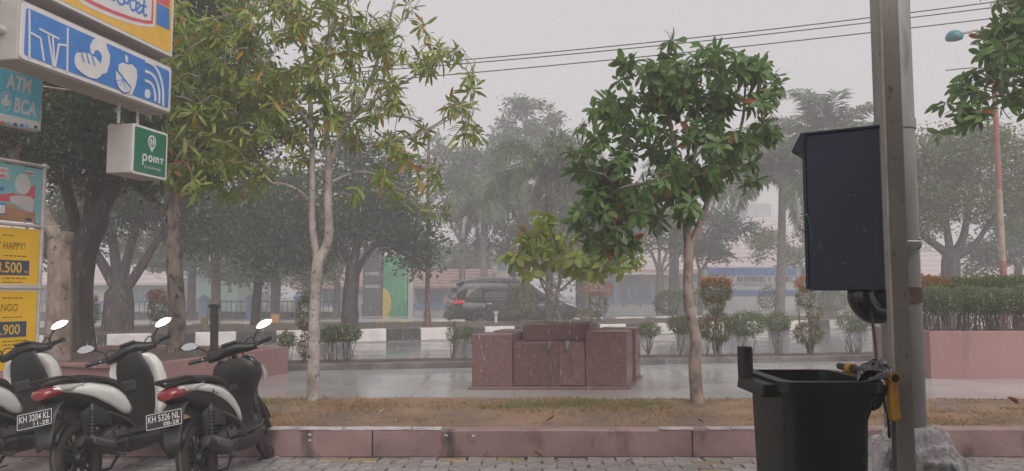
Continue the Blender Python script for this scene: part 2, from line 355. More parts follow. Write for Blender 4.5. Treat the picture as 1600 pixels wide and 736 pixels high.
# pavement of large slabs behind the verge
f0, f1, f2 = G(440, 569.5, .3), G(1040, 560, .3), G(1700, 551, .3)
fl = f0 + (f0 - f1) * 1.6
swp = tag(MB().add([V(-14, VB - .02, .18), V(16, VB - .02, .18), V(16, 17, .18), V(-14, 12.6, .18)], [(0, 1, 2, 3)]).build('pavement', M['joint']), kind='structure')
def strip_y(x): return f1.y + (x - f1.x) * (f1.y - f0.y) / (f1.x - f0.x)
x = -8.5; ii = 0
xs = []
while x < 13: xs.append(x); x += 1.22
for i, x in enumerate(xs):
    y0 = VB; jn = 3
    for j in range(jn):
        ya = [VB + (strip_y(x) - VB) * j / jn, VB + (strip_y(x + 1.21) - VB) * j / jn]
        yb = [VB + (strip_y(x) - VB) * (j + 1) / jn - .006, VB + (strip_y(x + 1.21) - VB) * (j + 1) / jn - .006]
        t_ = .2 + random.uniform(-.0015, .0015)
        MB().hexa([V(x, ya[0], .185), V(x + 1.214, ya[1], .185), V(x + 1.214, yb[1], .185), V(x, yb[0], .185)], [V(x, ya[0], t_), V(x + 1.214, ya[1], t_), V(x + 1.214, yb[1], t_), V(x, yb[0], t_)]).build('slab', M['slab'], swp)
MB().box((1, VB - .035, .19), (24, .05, .05)).build('edge_strip', M['kerb_grey'], swp)
# planted strip with a low kerb, then the carriageway
dirs = (f1 - f0).normalized(); nrm = V(-dirs.y, dirs.x, 0)
sa, sb = f0 - dirs * 9, f1 + dirs * 12
SW = .95
tag(MB().hexa([Z(sa, 0), Z(sb, 0), Z(sb + nrm * .12, 0), Z(sa + nrm * .12, 0)], [Z(sa, .3), Z(sb, .3), Z(sb + nrm * .12, .3), Z(sa + nrm * .12, .3)]).build('strip_kerb', M['kerb_grey'], bev=.012), kind='structure')
rws = []
for j in range(7):
    rws.append([Z(sa + (sb - sa) * (i / 70) + nrm * (.12 + (SW - .12) * j / 6), .275 + (.03 * math.sin(j / 6 * 3.14)) + random.uniform(-.012, .012)) for i in range(71)])
tag(MB().grid(rws + [[Z(p, 0) for p in rws[-1]]]).build('planting_strip', M['soil'], smooth=True), kind='structure')
K0, K1 = G(150, 546), G(1000, 523)
kd = (K1 - K0).normalized(); kn = V(-kd.y, kd.x, 0)
q0, q1 = K0 - kd * 16, K1 + kd * 45
sheet('road', [V(-70, 9, 0), V(90, 9, 0), V(90, 75, 0), V(-70, 45, 0)], M['road'])
tag(MB().hexa([Z(q0 - kn * .34, 0), Z(q1 - kn * .34, 0), Z(q1, 0), Z(q0, 0)], [Z(q0 - kn * .34, .012), Z(q1 - kn * .34, .012), Z(q1, .03), Z(q0, .03)]).build('road_gutter', mat('road_gutter', (.20, .19, .185), .25, var=.2, scale=2)), kind='structure')
# median: kerb of black and white blocks, brown soil
MW, MH = 5.2, .37
mk = tag(MB().hexa([Z(q0 + kn * .07, 0), Z(q1 + kn * .07, 0), Z(q1 + kn * .2, 0), Z(q0 + kn * .2, 0)], [Z(q0 + kn * .07, MH - .02), Z(q1 + kn * .07, MH - .02), Z(q1 + kn * .2, MH - .02), Z(q0 + kn * .2, MH - .02)]).build('median_kerb', M['kerb_grey']), kind='structure')
BL = 1.03
def along(p, q, tt): return p + (q - p) * tt
ref = G(601, 533)                                              # joint where a black block starts
s0 = (ref - K0).dot(kd)
for i in range(-20, 40):
    a = K0 + kd * (s0 + i * BL + .008); c = K0 + kd * (s0 + (i + 1) * BL - .008)
    MB().hexa([Z(a, 0), Z(c, 0), Z(c + kn * .24, 0), Z(a + kn * .24, 0)], [Z(a + kn * .03, MH), Z(c + kn * .03, MH), Z(c + kn * .24, MH), Z(a + kn * .24, MH)]).build('kerb_block', M['white_kerb'] if i % 2 else M['black_kerb'], mk, bev=.02)
rws = []
for j in range(9):
    rws.append([Z(q0 + (q1 - q0) * (i / 130) + kn * (.22 + (MW - .4) * j / 8), MH - .03 + .07 * math.sin(j / 8 * 3.14) + random.uniform(-.02, .02)) for i in range(131)])
tag(MB().grid(rws).build('median', M['soil'], smooth=True), kind='structure')
mk2 = tag(MB().hexa([Z(q0 + kn * (MW - .2), 0), Z(q1 + kn * (MW - .2), 0), Z(q1 + kn * (MW - .02), 0), Z(q0 + kn * (MW - .02), 0)], [Z(q0 + kn * (MW - .2), MH), Z(q1 + kn * (MW - .2), MH), Z(q1 + kn * (MW - .02), MH), Z(q0 + kn * (MW - .02), MH)]).build('median_kerb', M['kerb_grey']), kind='structure')
for i in range(-5, 18):
    a = K0 + kd * (i * 2.0 + .4) + kn * (MW - .24); c = a + kd * 1.4
    MB().hexa([Z(a, 0), Z(c, 0), Z(c + kn * .24, 0), Z(a + kn * .24, 0)], [Z(a, MH + .05), Z(c, MH + .05), Z(c + kn * .24, MH + .05), Z(a + kn * .24, MH + .05)]).build('kerb_block', M['yellow_kerb'] if i < 5 else M['white_kerb'], mk2, bev=.02)
tag(MB().hexa([Z(q0 + kn * (MW + 9), 0), Z(q1 + kn * (MW + 9), 0), Z(q1 + kn * (MW + 13), 0), Z(q0 + kn * (MW + 13), 0)], [Z(q0 + kn * (MW + 9), .16), Z(q1 + kn * (MW + 9), .16), Z(q1 + kn * (MW + 13), .16), Z(q0 + kn * (MW + 13), .16)]).build('far_pavement', M['slab']), kind='structure')
def med(x, off, z=MH):                                         # spot on the median seen at image column x
    d = ray(x, 458); q = K0 + kn * off - CAM
    # solve CAM + t d (ground plan) on the line K0 + kn*off + kd*s
    det = d.x * (-kd.y) + kd.x * d.y
    t = (q.x * (-kd.y) + kd.x * q.y) / det
    return V(d.x * t, d.y * t, z)

# shop wall behind the camera; unseen veranda roof added and trimmed to shade near things
M['veranda'] = mat('veranda', (.30, .29, .28), .6, var=.1, scale=2)
vr = tag(MB().hexa([V(.2, -4, 3.35), V(8, -4, 3.35), V(8, 3.0, 3.12), V(.2, 3.0, 3.12)], [V(.2, -4, 3.43), V(8, -4, 3.43), V(8, 3.0, 3.2), V(.2, 3.0, 3.2)]).build('veranda_roof', M['veranda']), kind='structure')
tag(MB().box((4, -4.1, 1.7), (8, .2, 3.4)).build('shop_wall', M['veranda']), kind='structure')

# ------------------------------------------------------------------ plants
def leaf_tpl(L=1., W=.4, bend=.3, fold=.15, ob=.6, side=0., wave=0.):
    ts = [0, .3, ob, .85, 1]; ws = [.06, .55, 1, .72, 0]; vs = []
    for t, w_ in zip(ts, ws):
        z = -bend * t * t * L; hw = W * L * w_ / 2
        o_ = side * t * t * L; q_ = wave * hw * math.sin(t * 7); vs += [(t * L, o_ - hw, z + fold * hw + q_), (t * L, o_, z), (t * L, o_ + hw, z + fold * hw - q_)]
    fs = []
    for i in range(4):
        for j in range(2): a = i * 3 + j; fs.append((a, a + 1, a + 4, a + 3))
    return np.array(vs, float), fs
QL = (np.array([(0, 0, 0), (.5, -.5, .08), (1, 0, -.1), (.5, .5, .08)], float), [(0, 1, 2, 3)])
def place_leaves(tpl, pos, f, n, sc_, wsc=1.):
    tv, tf = tpl; pos = np.asarray(pos, float); f = np.asarray(f, float); n = np.asarray(n, float)
    f = f / (np.linalg.norm(f, axis=1, keepdims=True) + 1e-9); s = np.cross(n, f); s /= (np.linalg.norm(s, axis=1, keepdims=True) + 1e-9); n = np.cross(f, s)
    sc_ = np.broadcast_to(np.asarray(sc_, float), (len(pos),))[:, None, None]
    vs = pos[:, None, :] + sc_ * (tv[None, :, :1] * f[:, None] + tv[None, :, 1:2] * wsc * s[:, None] + tv[None, :, 2:] * n[:, None])
    k = len(tv); fc = np.array(tf)[None] + (np.arange(len(pos)) * k)[:, None, None]
    return vs.reshape(-1, 3), fc.reshape(-1, len(tf[0]))
def ball(c, r, n, hollow=.5, boxy=2.):
    d = rng.normal(size=(n, 3)); d /= np.linalg.norm(d, axis=1, keepdims=True)
    if boxy != 2: d = d / (np.sum(np.abs(d) ** boxy, 1, keepdims=True) ** (1 / boxy))
    u = rng.uniform(0, 1, (n, 1)) ** (1 / 3); u = hollow * np.maximum(u, .8 + .2 * rng.uniform(0, 1, (n, 1))) + (1 - hollow) * u
    return np.array(c) + d * u * np.array(r)

class Skel:
    def __init__(s): s.P = []; s.par = []; s.rad = []; s.low = []
    def limb(s, pts, r0, r1, low=False, sm=5):
        pts = smooth_path(pts, sm); m = len(pts); st = -1
        if s.P:
            d = np.linalg.norm(np.array(s.P) - np.array(pts[0]), axis=1); st = int(d.argmin())
            if d[st] < .02: pts = pts[1:]; m -= 1
        for i, p in enumerate(pts):
            s.P.append(tuple(p)); s.par.append(st); s.rad.append(r0 + (r1 - r0) * i / max(1, m - 1)); s.low.append(low); st = len(s.P) - 1
    def attach(s, tip, up=.25, wig=.04, step=.22):
        P = np.array(s.P); d = P - np.array(tip); c = np.linalg.norm(d, axis=1) + 1.0 * np.maximum(0, d[:, 2]) + np.array(s.low) * 9
        i = int(c.argmin()); a = Vector(s.P[i]); b = Vector(tip); L_ = (b - a).length
        m = max(2, int(L_ / step)); pr = s.par[i]; dr = (a - Vector(s.P[pr])).normalized() if pr >= 0 else V(0, 0, 1)
        ctl = a + dr * L_ * .3 + (b - a) * .25 + V(0, 0, up * L_ * .3)
        st = i
        for k in range(1, m + 1):
            t = k / m; q = a * (1 - t) ** 2 + ctl * 2 * t * (1 - t) + b * t * t
            if k < m: q += Vector(rng.normal(0, wig * min(1, L_), 3))
            s.P.append(tuple(q)); s.par.append(st); s.rad.append(0); s.low.append(False); st = len(s.P) - 1
        return st
    def mesh(s, rt=.005, e=.5, n=7, nsmall=4, rmax=.06):
        N_ = len(s.P); cnt = np.zeros(N_); kids = [[] for _ in range(N_)]
        for i in range(N_):
            if s.par[i] >= 0: kids[s.par[i]].append(i)
        for i in range(N_ - 1, -1, -1):
            if not kids[i]: cnt[i] += 1
            if s.par[i] >= 0: cnt[s.par[i]] += cnt[i]
        r = np.array([s.rad[i] if s.rad[i] > 0 else min(rmax, rt * cnt[i] ** e) for i in range(N_)])
        mb = MB(); started = [(i, None) for i in range(N_) if s.par[i] < 0]
        while started:
            i, pr = started.pop(); pts = []; rs = []
            if pr is not None: pts.append(s.P[pr]); rs.append(min(r[pr], r[i] * 1.25))
            while True:
                pts.append(s.P[i]); rs.append(r[i])
                if not kids[i]: break
                k = max(kids[i], key=lambda q: (r[q], cnt[q]))
                started += [(q, i) for q in kids[i] if q != k]; i = k
            if len(pts) > 1: mb.tube(pts, rs, n if max(rs) > .03 else nsmall)
        return mb

def tip_dirs(sk, tips):
    return [(Vector(sk.P[i]) - Vector(sk.P[sk.par[i]])).normalized() for i in tips]
def rosettes(root, sk, tips, tpl_list, m, k=(7, 11), L=(.14, .22), nobj=300, droop=.35, wsc=1., spread=(35, 100), back=0):
    recs = []
    for i, d in zip(tips, tip_dirs(sk, tips)):
        p = Vector(sk.P[i]); d = (d + V(0, 0, .5)).normalized(); a = d.orthogonal().normalized(); b = d.cross(a); n = random.randint(*k); ph = random.random() * 6.28
        for j in range(n):
            th = ph + j * 2.4 + random.uniform(-.25, .25); po = R(random.uniform(*spread)); rad = a * math.cos(th) + b * math.sin(th)
            f = (d * math.cos(po) + rad * math.sin(po) - V(0, 0, droop * random.uniform(.3, 1.3))).normalized()
            nn = (d * math.sin(po) - rad * math.cos(po) + V(0, 0, .4)).normalized()
            recs.append((p - d * random.uniform(0, .07 + back), f, nn, random.uniform(*L)))
    o0 = wloc(root)
    recs.sort(key=lambda q: q[0].y - .4 * q[3]); near = recs[:nobj]; rest = recs[nobj:]
    ms = []
    for tp in tpl_list:
        tv, tf = tp; tv = tv.copy(); tv[:, 1] *= wsc
        me = fast_mesh('leaf', tv, np.array(tf)); me.materials.append(m); me.polygons.foreach_set('use_smooth', [True] * len(me.polygons)); ms.append(me)
    for p, f, n, l in near:
        s_ = n.cross(f).normalized(); n = f.cross(s_)
        o = link('leaf', random.choice(ms), None, root); q = p - o0
        o.matrix_local = Matrix(((f.x * l, s_.x * l, n.x * l, q.x), (f.y * l, s_.y * l, n.y * l, q.y), (f.z * l, s_.z * l, n.z * l, q.z), (0, 0, 0, 1)))
    if rest:
        g = [[], [], []]; av = []; af = []; off = 0
        for c, tp in enumerate(tpl_list):
            sub = rest[c::len(tpl_list)]
            if not sub: continue
            vs, fs = place_leaves(tp, [tuple(q[0] - o0) for q in sub], [tuple(q[1]) for q in sub], [tuple(q[2]) for q in sub], [q[3] for q in sub], wsc)
            av.append(vs); af.append(fs + off); off += len(vs)
        me = fast_mesh('foliage', np.concatenate(av), np.concatenate(af)); me.polygons.foreach_set('use_smooth', [True] * len(me.polygons))
        tag(link('foliage', me, m, root), kind='stuff')
def spray(root, pts, m, n, sig, L, name='foliage', flat=.6, tpl=QL, wsc=.5, droop=.2):
    pts = np.asarray(pts); c = pts[rng.integers(0, len(pts), n)] + rng.normal(0, 1, (n, 3)) * np.array([sig, sig, sig * flat])
    f = rng.normal(0, 1, (n, 3)) * np.array([1, 1, .5]) - np.array([0, 0, droop]); nn = rng.normal(0, .6, (n, 3)) + np.array([0, 0, 1])
    vs, fs = place_leaves(tpl, c - np.array(wloc(root)), f, nn, rng.uniform(L[0], L[1], n), wsc)
    o = link(name, fast_mesh(name, vs, fs), m, root); return tag(o, kind='stuff')
def tree(name, label, base, limbs, crown, nleaf, L, bark, leaf, sig=.3, group=None, rt=.006, extra=None, wsc=.5, up=.25, rmax=.06, low=1):
    root = empty(name, base, label, 'tree', group); sk = Skel()
    for q, (pts, r0, r1) in enumerate(limbs): sk.limb(pts, r0, r1, low=(q < low))
    tips = []
    for (c, r, n) in crown:
        T = ball(c, r, n, .3)
        for t in sorted(T, key=lambda p: np.linalg.norm(p - np.array(base))): tips.append(sk.attach(t, up))
    sk.mesh(rt, rmax=rmax).build('trunk', bark, root, smooth=True)
    if nleaf: spray(root, [sk.P[i] for i in tips], leaf, nleaf, sig, L, wsc=wsc)
    return root, sk, tips
def shrub(name, label, base, blobs, nleaf, L, leaf, stems=7, group=None, bark='twig', spread=.12, rs=.0065, boxy=2., cat='shrub', stem_r=None, wsc=.55):
    root = empty(name, base, label, cat, group); base = Vector(base); sk = Skel()
    mb = MB()
    for bi, (c, r, fr, lm) in enumerate(blobs):
        ns = max(2, int(stems * fr))
        for t in ball(c, np.array(r) * .85, ns, .4):
            b0 = base + V(rng.normal(0, spread), rng.normal(0, spread * .6), -.02); t = Vector(t)
            ml = b0.lerp(t, .5) + V(rng.normal(0, .05), rng.normal(0, .05), 0); ml.x += (b0.x - t.x) * .2
            mb.tube([b0, ml, t], [rs, rs * .7, rs * .3], 4, sm=3)
    mb.build('stem', M[bark], root)
    av, af, off = {}, {}, {}
    for (c, r, fr, lm) in blobs:
        n = int(nleaf * fr); P = ball(c, r, n, .6, boxy); P = P + rng.normal(0, .02, P.shape)
        f = (P - np.array(c)) / np.array(r) + rng.normal(0, .7, (n, 3)); nn = rng.normal(0, .6, (n, 3)) + np.array([0, 0, 1])
        vs, fs = place_leaves(QL, P - np.array(base), f, nn, rng.uniform(L[0], L[1], n), wsc)
        lm = lm or leaf; av.setdefault(lm, []).append(vs); af.setdefault(lm, []).append(fs + off.get(lm, 0)); off[lm] = off.get(lm, 0) + len(vs)
    for lm in av: tag(link('foliage', fast_mesh('foliage', np.concatenate(av[lm]), np.concatenate(af[lm])), M[lm], root), kind='stuff')
    return root
def palm(name, label, base, top, r, nfr, L, group=None, dead=None, plume=.5, lean=.1, droop=1.0, leafL=.5, mt='frond', bark='palm_bark'):
    base, top = Vector(base), Vector(top); root = empty(name, base, label, 'palm', group)
    MB().tube([base, base.lerp(top, .5) + V(lean * .4, 0, 0), top], [r * 1.25, r, r * .8], 10, sm=5).build('trunk', M[bark], root, smooth=True)
    MB().tube([top - V(0, 0, .1), top + V(0, 0, .9)], [r * .85, r * .45], 8).build('crownshaft', M['leaf_hedge'], root, smooth=True)
    for k in range(nfr + (1 if dead else 0)):
        isd = dead is not None and k == nfr
        a = k * 2.399 + random.uniform(-.2, .2); el = R(random.uniform(8, 80)) if not isd else R(-15)
        l = L * random.uniform(.85, 1.1) * (.8 if isd else 1); 
        if isd: a = dead
        d = V(math.cos(a), math.sin(a), 0); pts = []; p = top + V(0, 0, .6); ang = el; ns = 12
        for i in range(ns + 1):
            pts.append(p.copy()); p = p + (d * math.cos(ang) + V(0, 0, math.sin(ang))) * l / ns; ang -= droop * (1.5 + i * .12) / ns * (2.2 if isd else 1)
        mb = MB().tube(pts, [.03, .008], 4)
        ps, fs, ns_ = [], [], []
        for i in range(1, ns + 1):
            t = (pts[i] - pts[i - 1]).normalized(); sd2 = t.cross(V(0, 0, 1)).normalized(); upv = sd2.cross(t)
            for q in range(7):
                b0 = pts[i - 1].lerp(pts[i], q / 7)
                for sg in (-1, 1):
                    ang2 = random.uniform(-plume, plume) if plume < 1 else random.uniform(-1.4, 1.4)
                    dd = (t * .75 + (sd2 * sg * math.cos(ang2) + upv * math.sin(ang2)) - V(0, 0, .35)).normalized()
                    ps.append(tuple(b0)); fs.append(tuple(dd)); ns_.append(tuple(upv + Vector(rng.normal(0, .2, 3))))
        sz = leafL * rng.uniform(.75, 1.1, len(ps)) * np.repeat(np.interp(np.linspace(0, 1, ns), [0, .2, .7, 1], [.6, 1, .9, .45]), 14)
        vs, fc = place_leaves(QL, ps, fs, ns_, sz, .11)
        mb.add([V(*v) for v in vs], [tuple(int(x) for x in q) for q in fc])
        mb.build('dead_frond' if isd else 'frond', M['dead_frond'] if isd else M[mt], root)
    return root
# ------------------------------------------------------------------ planters
def wall_run(root, pts, z0, z1, th, m, capm):
    for a, b in zip(pts[:-1], pts[1:]):
        d = (b - a).normalized(); n = V(-d.y, d.x, 0)
        MB().hexa([Z(a, z0), Z(b, z0), Z(b + n * th, z0), Z(a + n * th, z0)], [Z(a, z1), Z(b, z1), Z(b + n * th, z1), Z(a + n * th, z1)]).build('wall_panel', m, root, bev=.01)
# left bed
L1 = G(450, 583, .2); L0 = G(252, 567, .6); L0 = V(L0.x, L0.y, .2); L2 = V(-12.5, 12.6, .2); Lm = V(-12.5, 8.75, .2)
lp = empty('raised_planter', L0, 'pink painted wedge shaped planter wall behind the scooters holding two tree trunks', 'planter')
wall_run(lp, [Lm, L0, L1, L2], -.02, .60, .12, M['pink'], None)
rw = []
for j in range(9):
    a, b = Lm.lerp(L0, 1), L1
    rw.append([Z(V(-12.3 + (L0.x + (L1.x - L0.x) * j / 8 - .1 + 12.3) * i / 30, 8.85 + (L1.y - .1 - 8.85) * j / 8 + (.4 * (1 - i / 30) if j == 8 else 0), 0), .555 + .05 * math.sin(j / 8 * 3.14) + random.uniform(-.02, .02)) for i in range(31)])
MB().grid(rw).build('soil', M['soil'], lp, smooth=True)
# right bed
R0 = G(1455, 592, .2); R1 = V(R0.x - .02, R0.y + 1.7, .2)
rp_ = empty('raised_planter', R0, 'pink painted planter wall holding a clipped hedge at the right', 'planter')
rz = A(1455, 517.5, R0.y).z
wall_run(rp_, [R1, R0, V(13, R0.y + .15, .2)], -.02, rz, .13, M['pink'], None)
MB().add([Z(R0 + V(.1, .1, 0), rz - .05), V(13, R0.y + .2, rz - .05), V(13, R0.y + 2, rz - .05), Z(R1, rz - .05)], [(0, 1, 2, 3)]).build('soil', M['soil'], rp_)
# granite planter in the middle
FL, FR, BR = G(737, 608.5, .2), G(980, 608.5, .2), G(1001, 590, .2)
uu = (FR - FL); bb = (BR - FR)
def gp(u, v, z): return V(*(FL + uu * u + bb * v)[:2], z)
def gbox(u0, v0, u1, v1, z0, z1): return MB().hexa([gp(u0, v0, z0), gp(u1, v0, z0), gp(u1, v1, z0), gp(u0, v1, z0)], [gp(u0, v0, z1), gp(u1, v0, z1), gp(u1, v1, z1), gp(u0, v1, z1)])
gpl = empty('granite_planter', gp(.5, .5, .2), 'dark red granite stepped planter block standing alone on the wet pavement', 'planter')
zt = .92
gbox(-.02, -.03, 1.02, 1.03, .195, .235).build('plinth', M['granite'], gpl, bev=.006)
for (u0, u1) in ((0, .26), (.735, 1)):
    for (v0, v1) in ((0, .36), (.64, 1)):
        gbox(u0, v0, u1, v1, .232, zt - (.03 if u0 == 0 else 0)).build('corner_block', M['granite'], gpl, bev=.008)
for (u0, v0, u1, v1, z) in ((.262, .02, .733, .30, .79), (.262, .70, .733, .98, .79), (.02, .362, .26, .638, .86), (.737, .362, .98, .638, .85)):
    gbox(u0, v0, u1, v1, .233, z).build('panel', M['granite'], gpl, bev=.006)
for (u0, u1) in ((.27, .43), (.565, .727)): gbox(u0, .012, u1, .02, .25, .77).build('facing_slab', M['granite'], gpl, bev=.003)
gbox(.262, .02, .733, .30, .791, .80).build('wet_stain', M['granite_dark'], gpl)
gbox(.27, .302, .725, .70, .5, 1.0).build('planter_box', M['granite'], gpl, bev=.008)
gbox(.29, .33, .70, .66, 1.0, 1.012).build('soil', M['soil'], gpl)
b = MB(); rs_ = random.Random(4)
zz = .78
for k in range(9):
    z2 = zz - rs_.uniform(.03, .09); u = .505 + rs_.uniform(-.008, .01)
    b.hexa([gp(u, .008, z2), gp(u + .012, .008, z2), gp(u + .012, .03, z2), gp(u, .03, z2)], [gp(u, .008, zz), gp(u + .014, .008, zz), gp(u + .014, .03, zz), gp(u, .03, zz)]); zz = z2 - .004
b.build('lime_run', M['kerb_grey'], gpl)
for u in (.50, .615): MB().tube([gp(u, .03, .775), gp(u, -.012, .76), gp(u, -.014, .69)], [.03, .028, .018], 8).build('water_spout', M['kerb_grey'], gpl, smooth=True)
# plant in the planter
pb = gp(.49, .48, 1.0)
pr = empty('planter_tree', pb, 'sparse yellow green sapling with salmon leaves growing in the granite planter', 'plant')
sk = Skel(); PY = pb.y
def pp(x, y, dy=0): return A(x, y, PY + dy)
sk.limb([pb, pp(868, 470), pp(874, 440), pp(872, 400)], .035, .014)
for L_, dy in (([(872, 470), (850, 440), (835, 420), (818, 400)], -.2), ([(874, 455), (905, 430), (940, 415), (985, 405)], .05), ([(873, 440), (890, 420), (910, 395), (940, 385)], -.3),
               ([(872, 420), (868, 390), (858, 360), (852, 338)], .15), ([(868, 480), (845, 440), (838, 400), (840, 378)], .25), ([(874, 430), (885, 405), (888, 380)], .2), ([(870, 450), (845, 420), (822, 412)], -.25)):
    sk.limb([pp(L_[0][0], L_[0][1])] + [pp(x, y, dy * (i + 1) / len(L_)) for i, (x, y) in enumerate(L_[1:])], .018, .006)
tips = []
for (x, y, dy) in [(810, 395, -.2), (820, 385, .1), (800, 410, 0), (830, 375, -.3), (845, 365, .2), (852, 335, .15), (860, 350, 0), (840, 400, .2), (880, 385, .3), (900, 400, -.3), (915, 410, .1), (930, 405, .2), (945, 395, -.2), (960, 408, .1), (985, 402, .1), (1000, 405, .05), (970, 420, -.1), (825, 425, -.2), (890, 370, .2), (870, 405, -.3), (910, 425, -.2), (850, 385, -.3), (935, 430, .15), (855, 372, .1), (848, 345, 0), (925, 418, -.3)]:
    tips.append(sk.attach(tuple(pp(x, y, dy)), .2))
for (x, y, rx, ry, n) in ((838, 388, 45, 32, 14), (930, 408, 70, 16, 12), (860, 360, 20, 25, 5)):
    for t in ball(pp(x, y), (rx * PY / 1200, .35, ry * PY / 1200), n, .4): tips.append(sk.attach(t, .2))
sk.mesh(.004).build('trunk', M['bark_light'], pr, smooth=True)
TP = [leaf_tpl(1, .5, .35, .2, .5), leaf_tpl(1, .45, .1, .25, .5), leaf_tpl(1, .55, .6, .1, .5)]
rosettes(pr, sk, tips, TP, M['leaf_planter'], (6, 9), (.11, .22), 300, .5)

# ------------------------------------------------------------------ trees on the verge
Y1 = 8.15
def t1(x, y, dy=0): return A(x, y, Y1 + dy)
tb = G(490, 628, .215); 
tr1 = empty('street_tree', tb, 'slender pale barked tree with yellow green and orange leaves standing on the dry verge', 'tree')
sk = Skel(); Y1 = tb.y
sk.limb([tb - V(0, 0, .03), t1(490, 560), t1(492, 490), t1(496, 412)], .072, .062, low=True)
sk.limb([t1(496, 412), t1(488, 350), t1(488, 280), t1(487, 215, .1), t1(482, 120, .1), t1(470, 30, .15), t1(465, -60, .2)], .042, .016)
sk.limb([t1(496, 412), t1(513, 372), t1(512, 310), t1(514, 250)], .055, .042)
sk.limb([t1(514, 250), t1(508, 160, -.1), t1(515, 70, -.2), t1(530, -40, -.2)], .032, .012)
sk.limb([t1(514, 262), t1(540, 195), t1(575, 135, .1), t1(600, 60, .1), t1(625, -30, .2)], .032, .012)
sk.limb([t1(540, 195), t1(595, 150, -.1), t1(650, 118, -.2), t1(690, 88, -.2)], .02, .008)
sk.limb([t1(515, 285), t1(560, 268, .1), t1(600, 280, .2), t1(640, 318, .3)], .018, .007)
sk.limb([t1(530, 225), t1(600, 222, .2), t1(680, 195, .2), t1(730, 150, .2), t1(742, 95, .2)], .02, .006)
sk.limb([t1(560, 226, .1), t1(640, 215, .1), t1(700, 188), t1(748, 168)], .014, .005)
sk.limb([t1(488, 318), t1(470, 300, -.1), t1(445, 288, -.2), t1(425, 286, -.3)], .018, .008)
sk.limb([t1(487, 230), t1(440, 190, .3), t1(390, 165, .5), t1(330, 140, .6), t1(290, 150, .6)], .024, .008)
sk.limb([t1(487, 200), t1(430, 120, .2), t1(380, 60, .3), t1(340, 10, .3)], .024, .008)
sk.limb([t1(600, 60, .1), t1(640, 20, .1), t1(670, -20, .2)], .012, .006)
tips = []
for (x, y, rx, ry, n) in ((330, 90, 75, 110, 75), (300, 210, 60, 85, 50), (400, 70, 90, 100, 75), (400, 210, 85, 85, 60), (480, 110, 80, 120, 55), (330, 270, 60, 30, 20), (560, 130, 70, 110, 46), (520, 20, 130, 60, 44), (620, 180, 60, 70, 22), (690, 120, 45, 50, 9), (640, 260, 60, 40, 10), (720, 190, 40, 50, 9), (600, 310, 60, 25, 5), (640, 60, 45, 60, 9), (735, 110, 14, 22, 3), (683, 330, 14, 18, 2), (440, -40, 160, 60, 20)):
    c = t1(x, y); k = Y1 / 1200
    for t in ball(c, (rx * k, .75, ry * k), n, .3): tips.append(sk.attach(t, .1, .06))
sk.mesh(.0042, .5, 8, rmax=.03).build('trunk', M['bark_light'], tr1, smooth=True)
T1 = [leaf_tpl(1, .22, .25, .25, .55, .12, .2), leaf_tpl(1, .25, .6, .2, .55, -.1), leaf_tpl(1, .20, .05, .3, .6, .05, .3), leaf_tpl(.9, .24, .8, .3, .5, -.18, .2), leaf_tpl(1, .19, .4, .5, .6, .2)]
rosettes(tr1, sk, tips, T1, M['leaf_fig'], (12, 17), (.09, .19), 300, .5, back=.09)
for (x, y) in ((608, 325), (612, 290)):
    b = MB(); c = t1(x, y, .1); b.loft([(c.z - .04, c.x, .012, .012, c.y), (c.z - .02, c.x, .033, .033, c.y), (c.z + .01, c.x, .038, .038, c.y), (c.z + .04, c.x, .01, .01, c.y)], 'z', 10, 2)
    b.build('fruit', mat('fruit', (.22, .30, .05), .4), tr1, smooth=True)

tb2 = G(1090, 630, .215); Y2 = tb2.y
def t2(x, y, dy=0): return A(x, y, Y2 + dy)
tr2 = empty('street_tree', tb2, 'round crowned tree with big glossy green leaves on the verge beside the bin', 'tree')
sk = Skel()
sk.limb([tb2 - V(0, 0, .03), t2(1086, 570), t2(1087, 530), t2(1076, 470), t2(1076, 390)], .074, .052, low=True)
sk.limb([t2(1076, 392), t2(1070, 340), t2(1062, 280, .1), t2(1050, 210, .1), t2(1040, 130, .1)], .04, .014)
sk.limb([t2(1077, 388), t2(1095, 345), t2(1112, 300), t2(1140, 250, .1), t2(1160, 190, .2), t2(1165, 130, .2)], .038, .012)
sk.limb([t2(1076, 375), t2(1074, 320, -.1), t2(1085, 250, -.2), t2(1090, 170, -.2)], .03, .012)
sk.limb([t2(1066, 310), t2(1030, 290, -.1), t2(980, 290, -.2), t2(945, 310, -.3)], .022, .008)
sk.limb([t2(1060, 270, .1), t2(1010, 230, .2), t2(960, 190, .2), t2(930, 160, .2)], .022, .008)
sk.limb([t2(1140, 250, .1), t2(1175, 215), t2(1205, 180)], .016, .007)
tips = []
for (x, y, rx, ry, n, dz) in ((1085, 125, 95, 52, 38, .7), (1000, 140, 65, 50, 22, .6), (940, 230, 52, 75, 30, .6), (1000, 280, 70, 60, 30, .7), (950, 340, 68, 62, 40, .6), (1085, 245, 60, 50, 22, .7), (1150, 190, 55, 70, 26, .6), (1195, 145, 28, 50, 10, .4), (1150, 265, 45, 30, 9, .5), (1040, 320, 45, 30, 14, .5), (1045, 165, 45, 25, 16, .6), (1070, 275, 50, 30, 14, .6), (1000, 215, 30, 30, 8, .5), (1110, 150, 40, 35, 12, .5), (960, 380, 34, 22, 6, .4), (1160, 110, 30, 25, 6, .4), (1135, 82, 20, 16, 3, .3), (1060, 78, 30, 14, 4, .3), (925, 280, 25, 40, 8, .4)):
    c = t2(x, y); k = Y2 / 1200
    for t in ball(c, (rx * k, dz, ry * k), n, .3): tips.append(sk.attach(t, .2, .05))
sk.mesh(.0046, .5, 9, rmax=.03).build('trunk', M['bark_brown'], tr2, smooth=True)
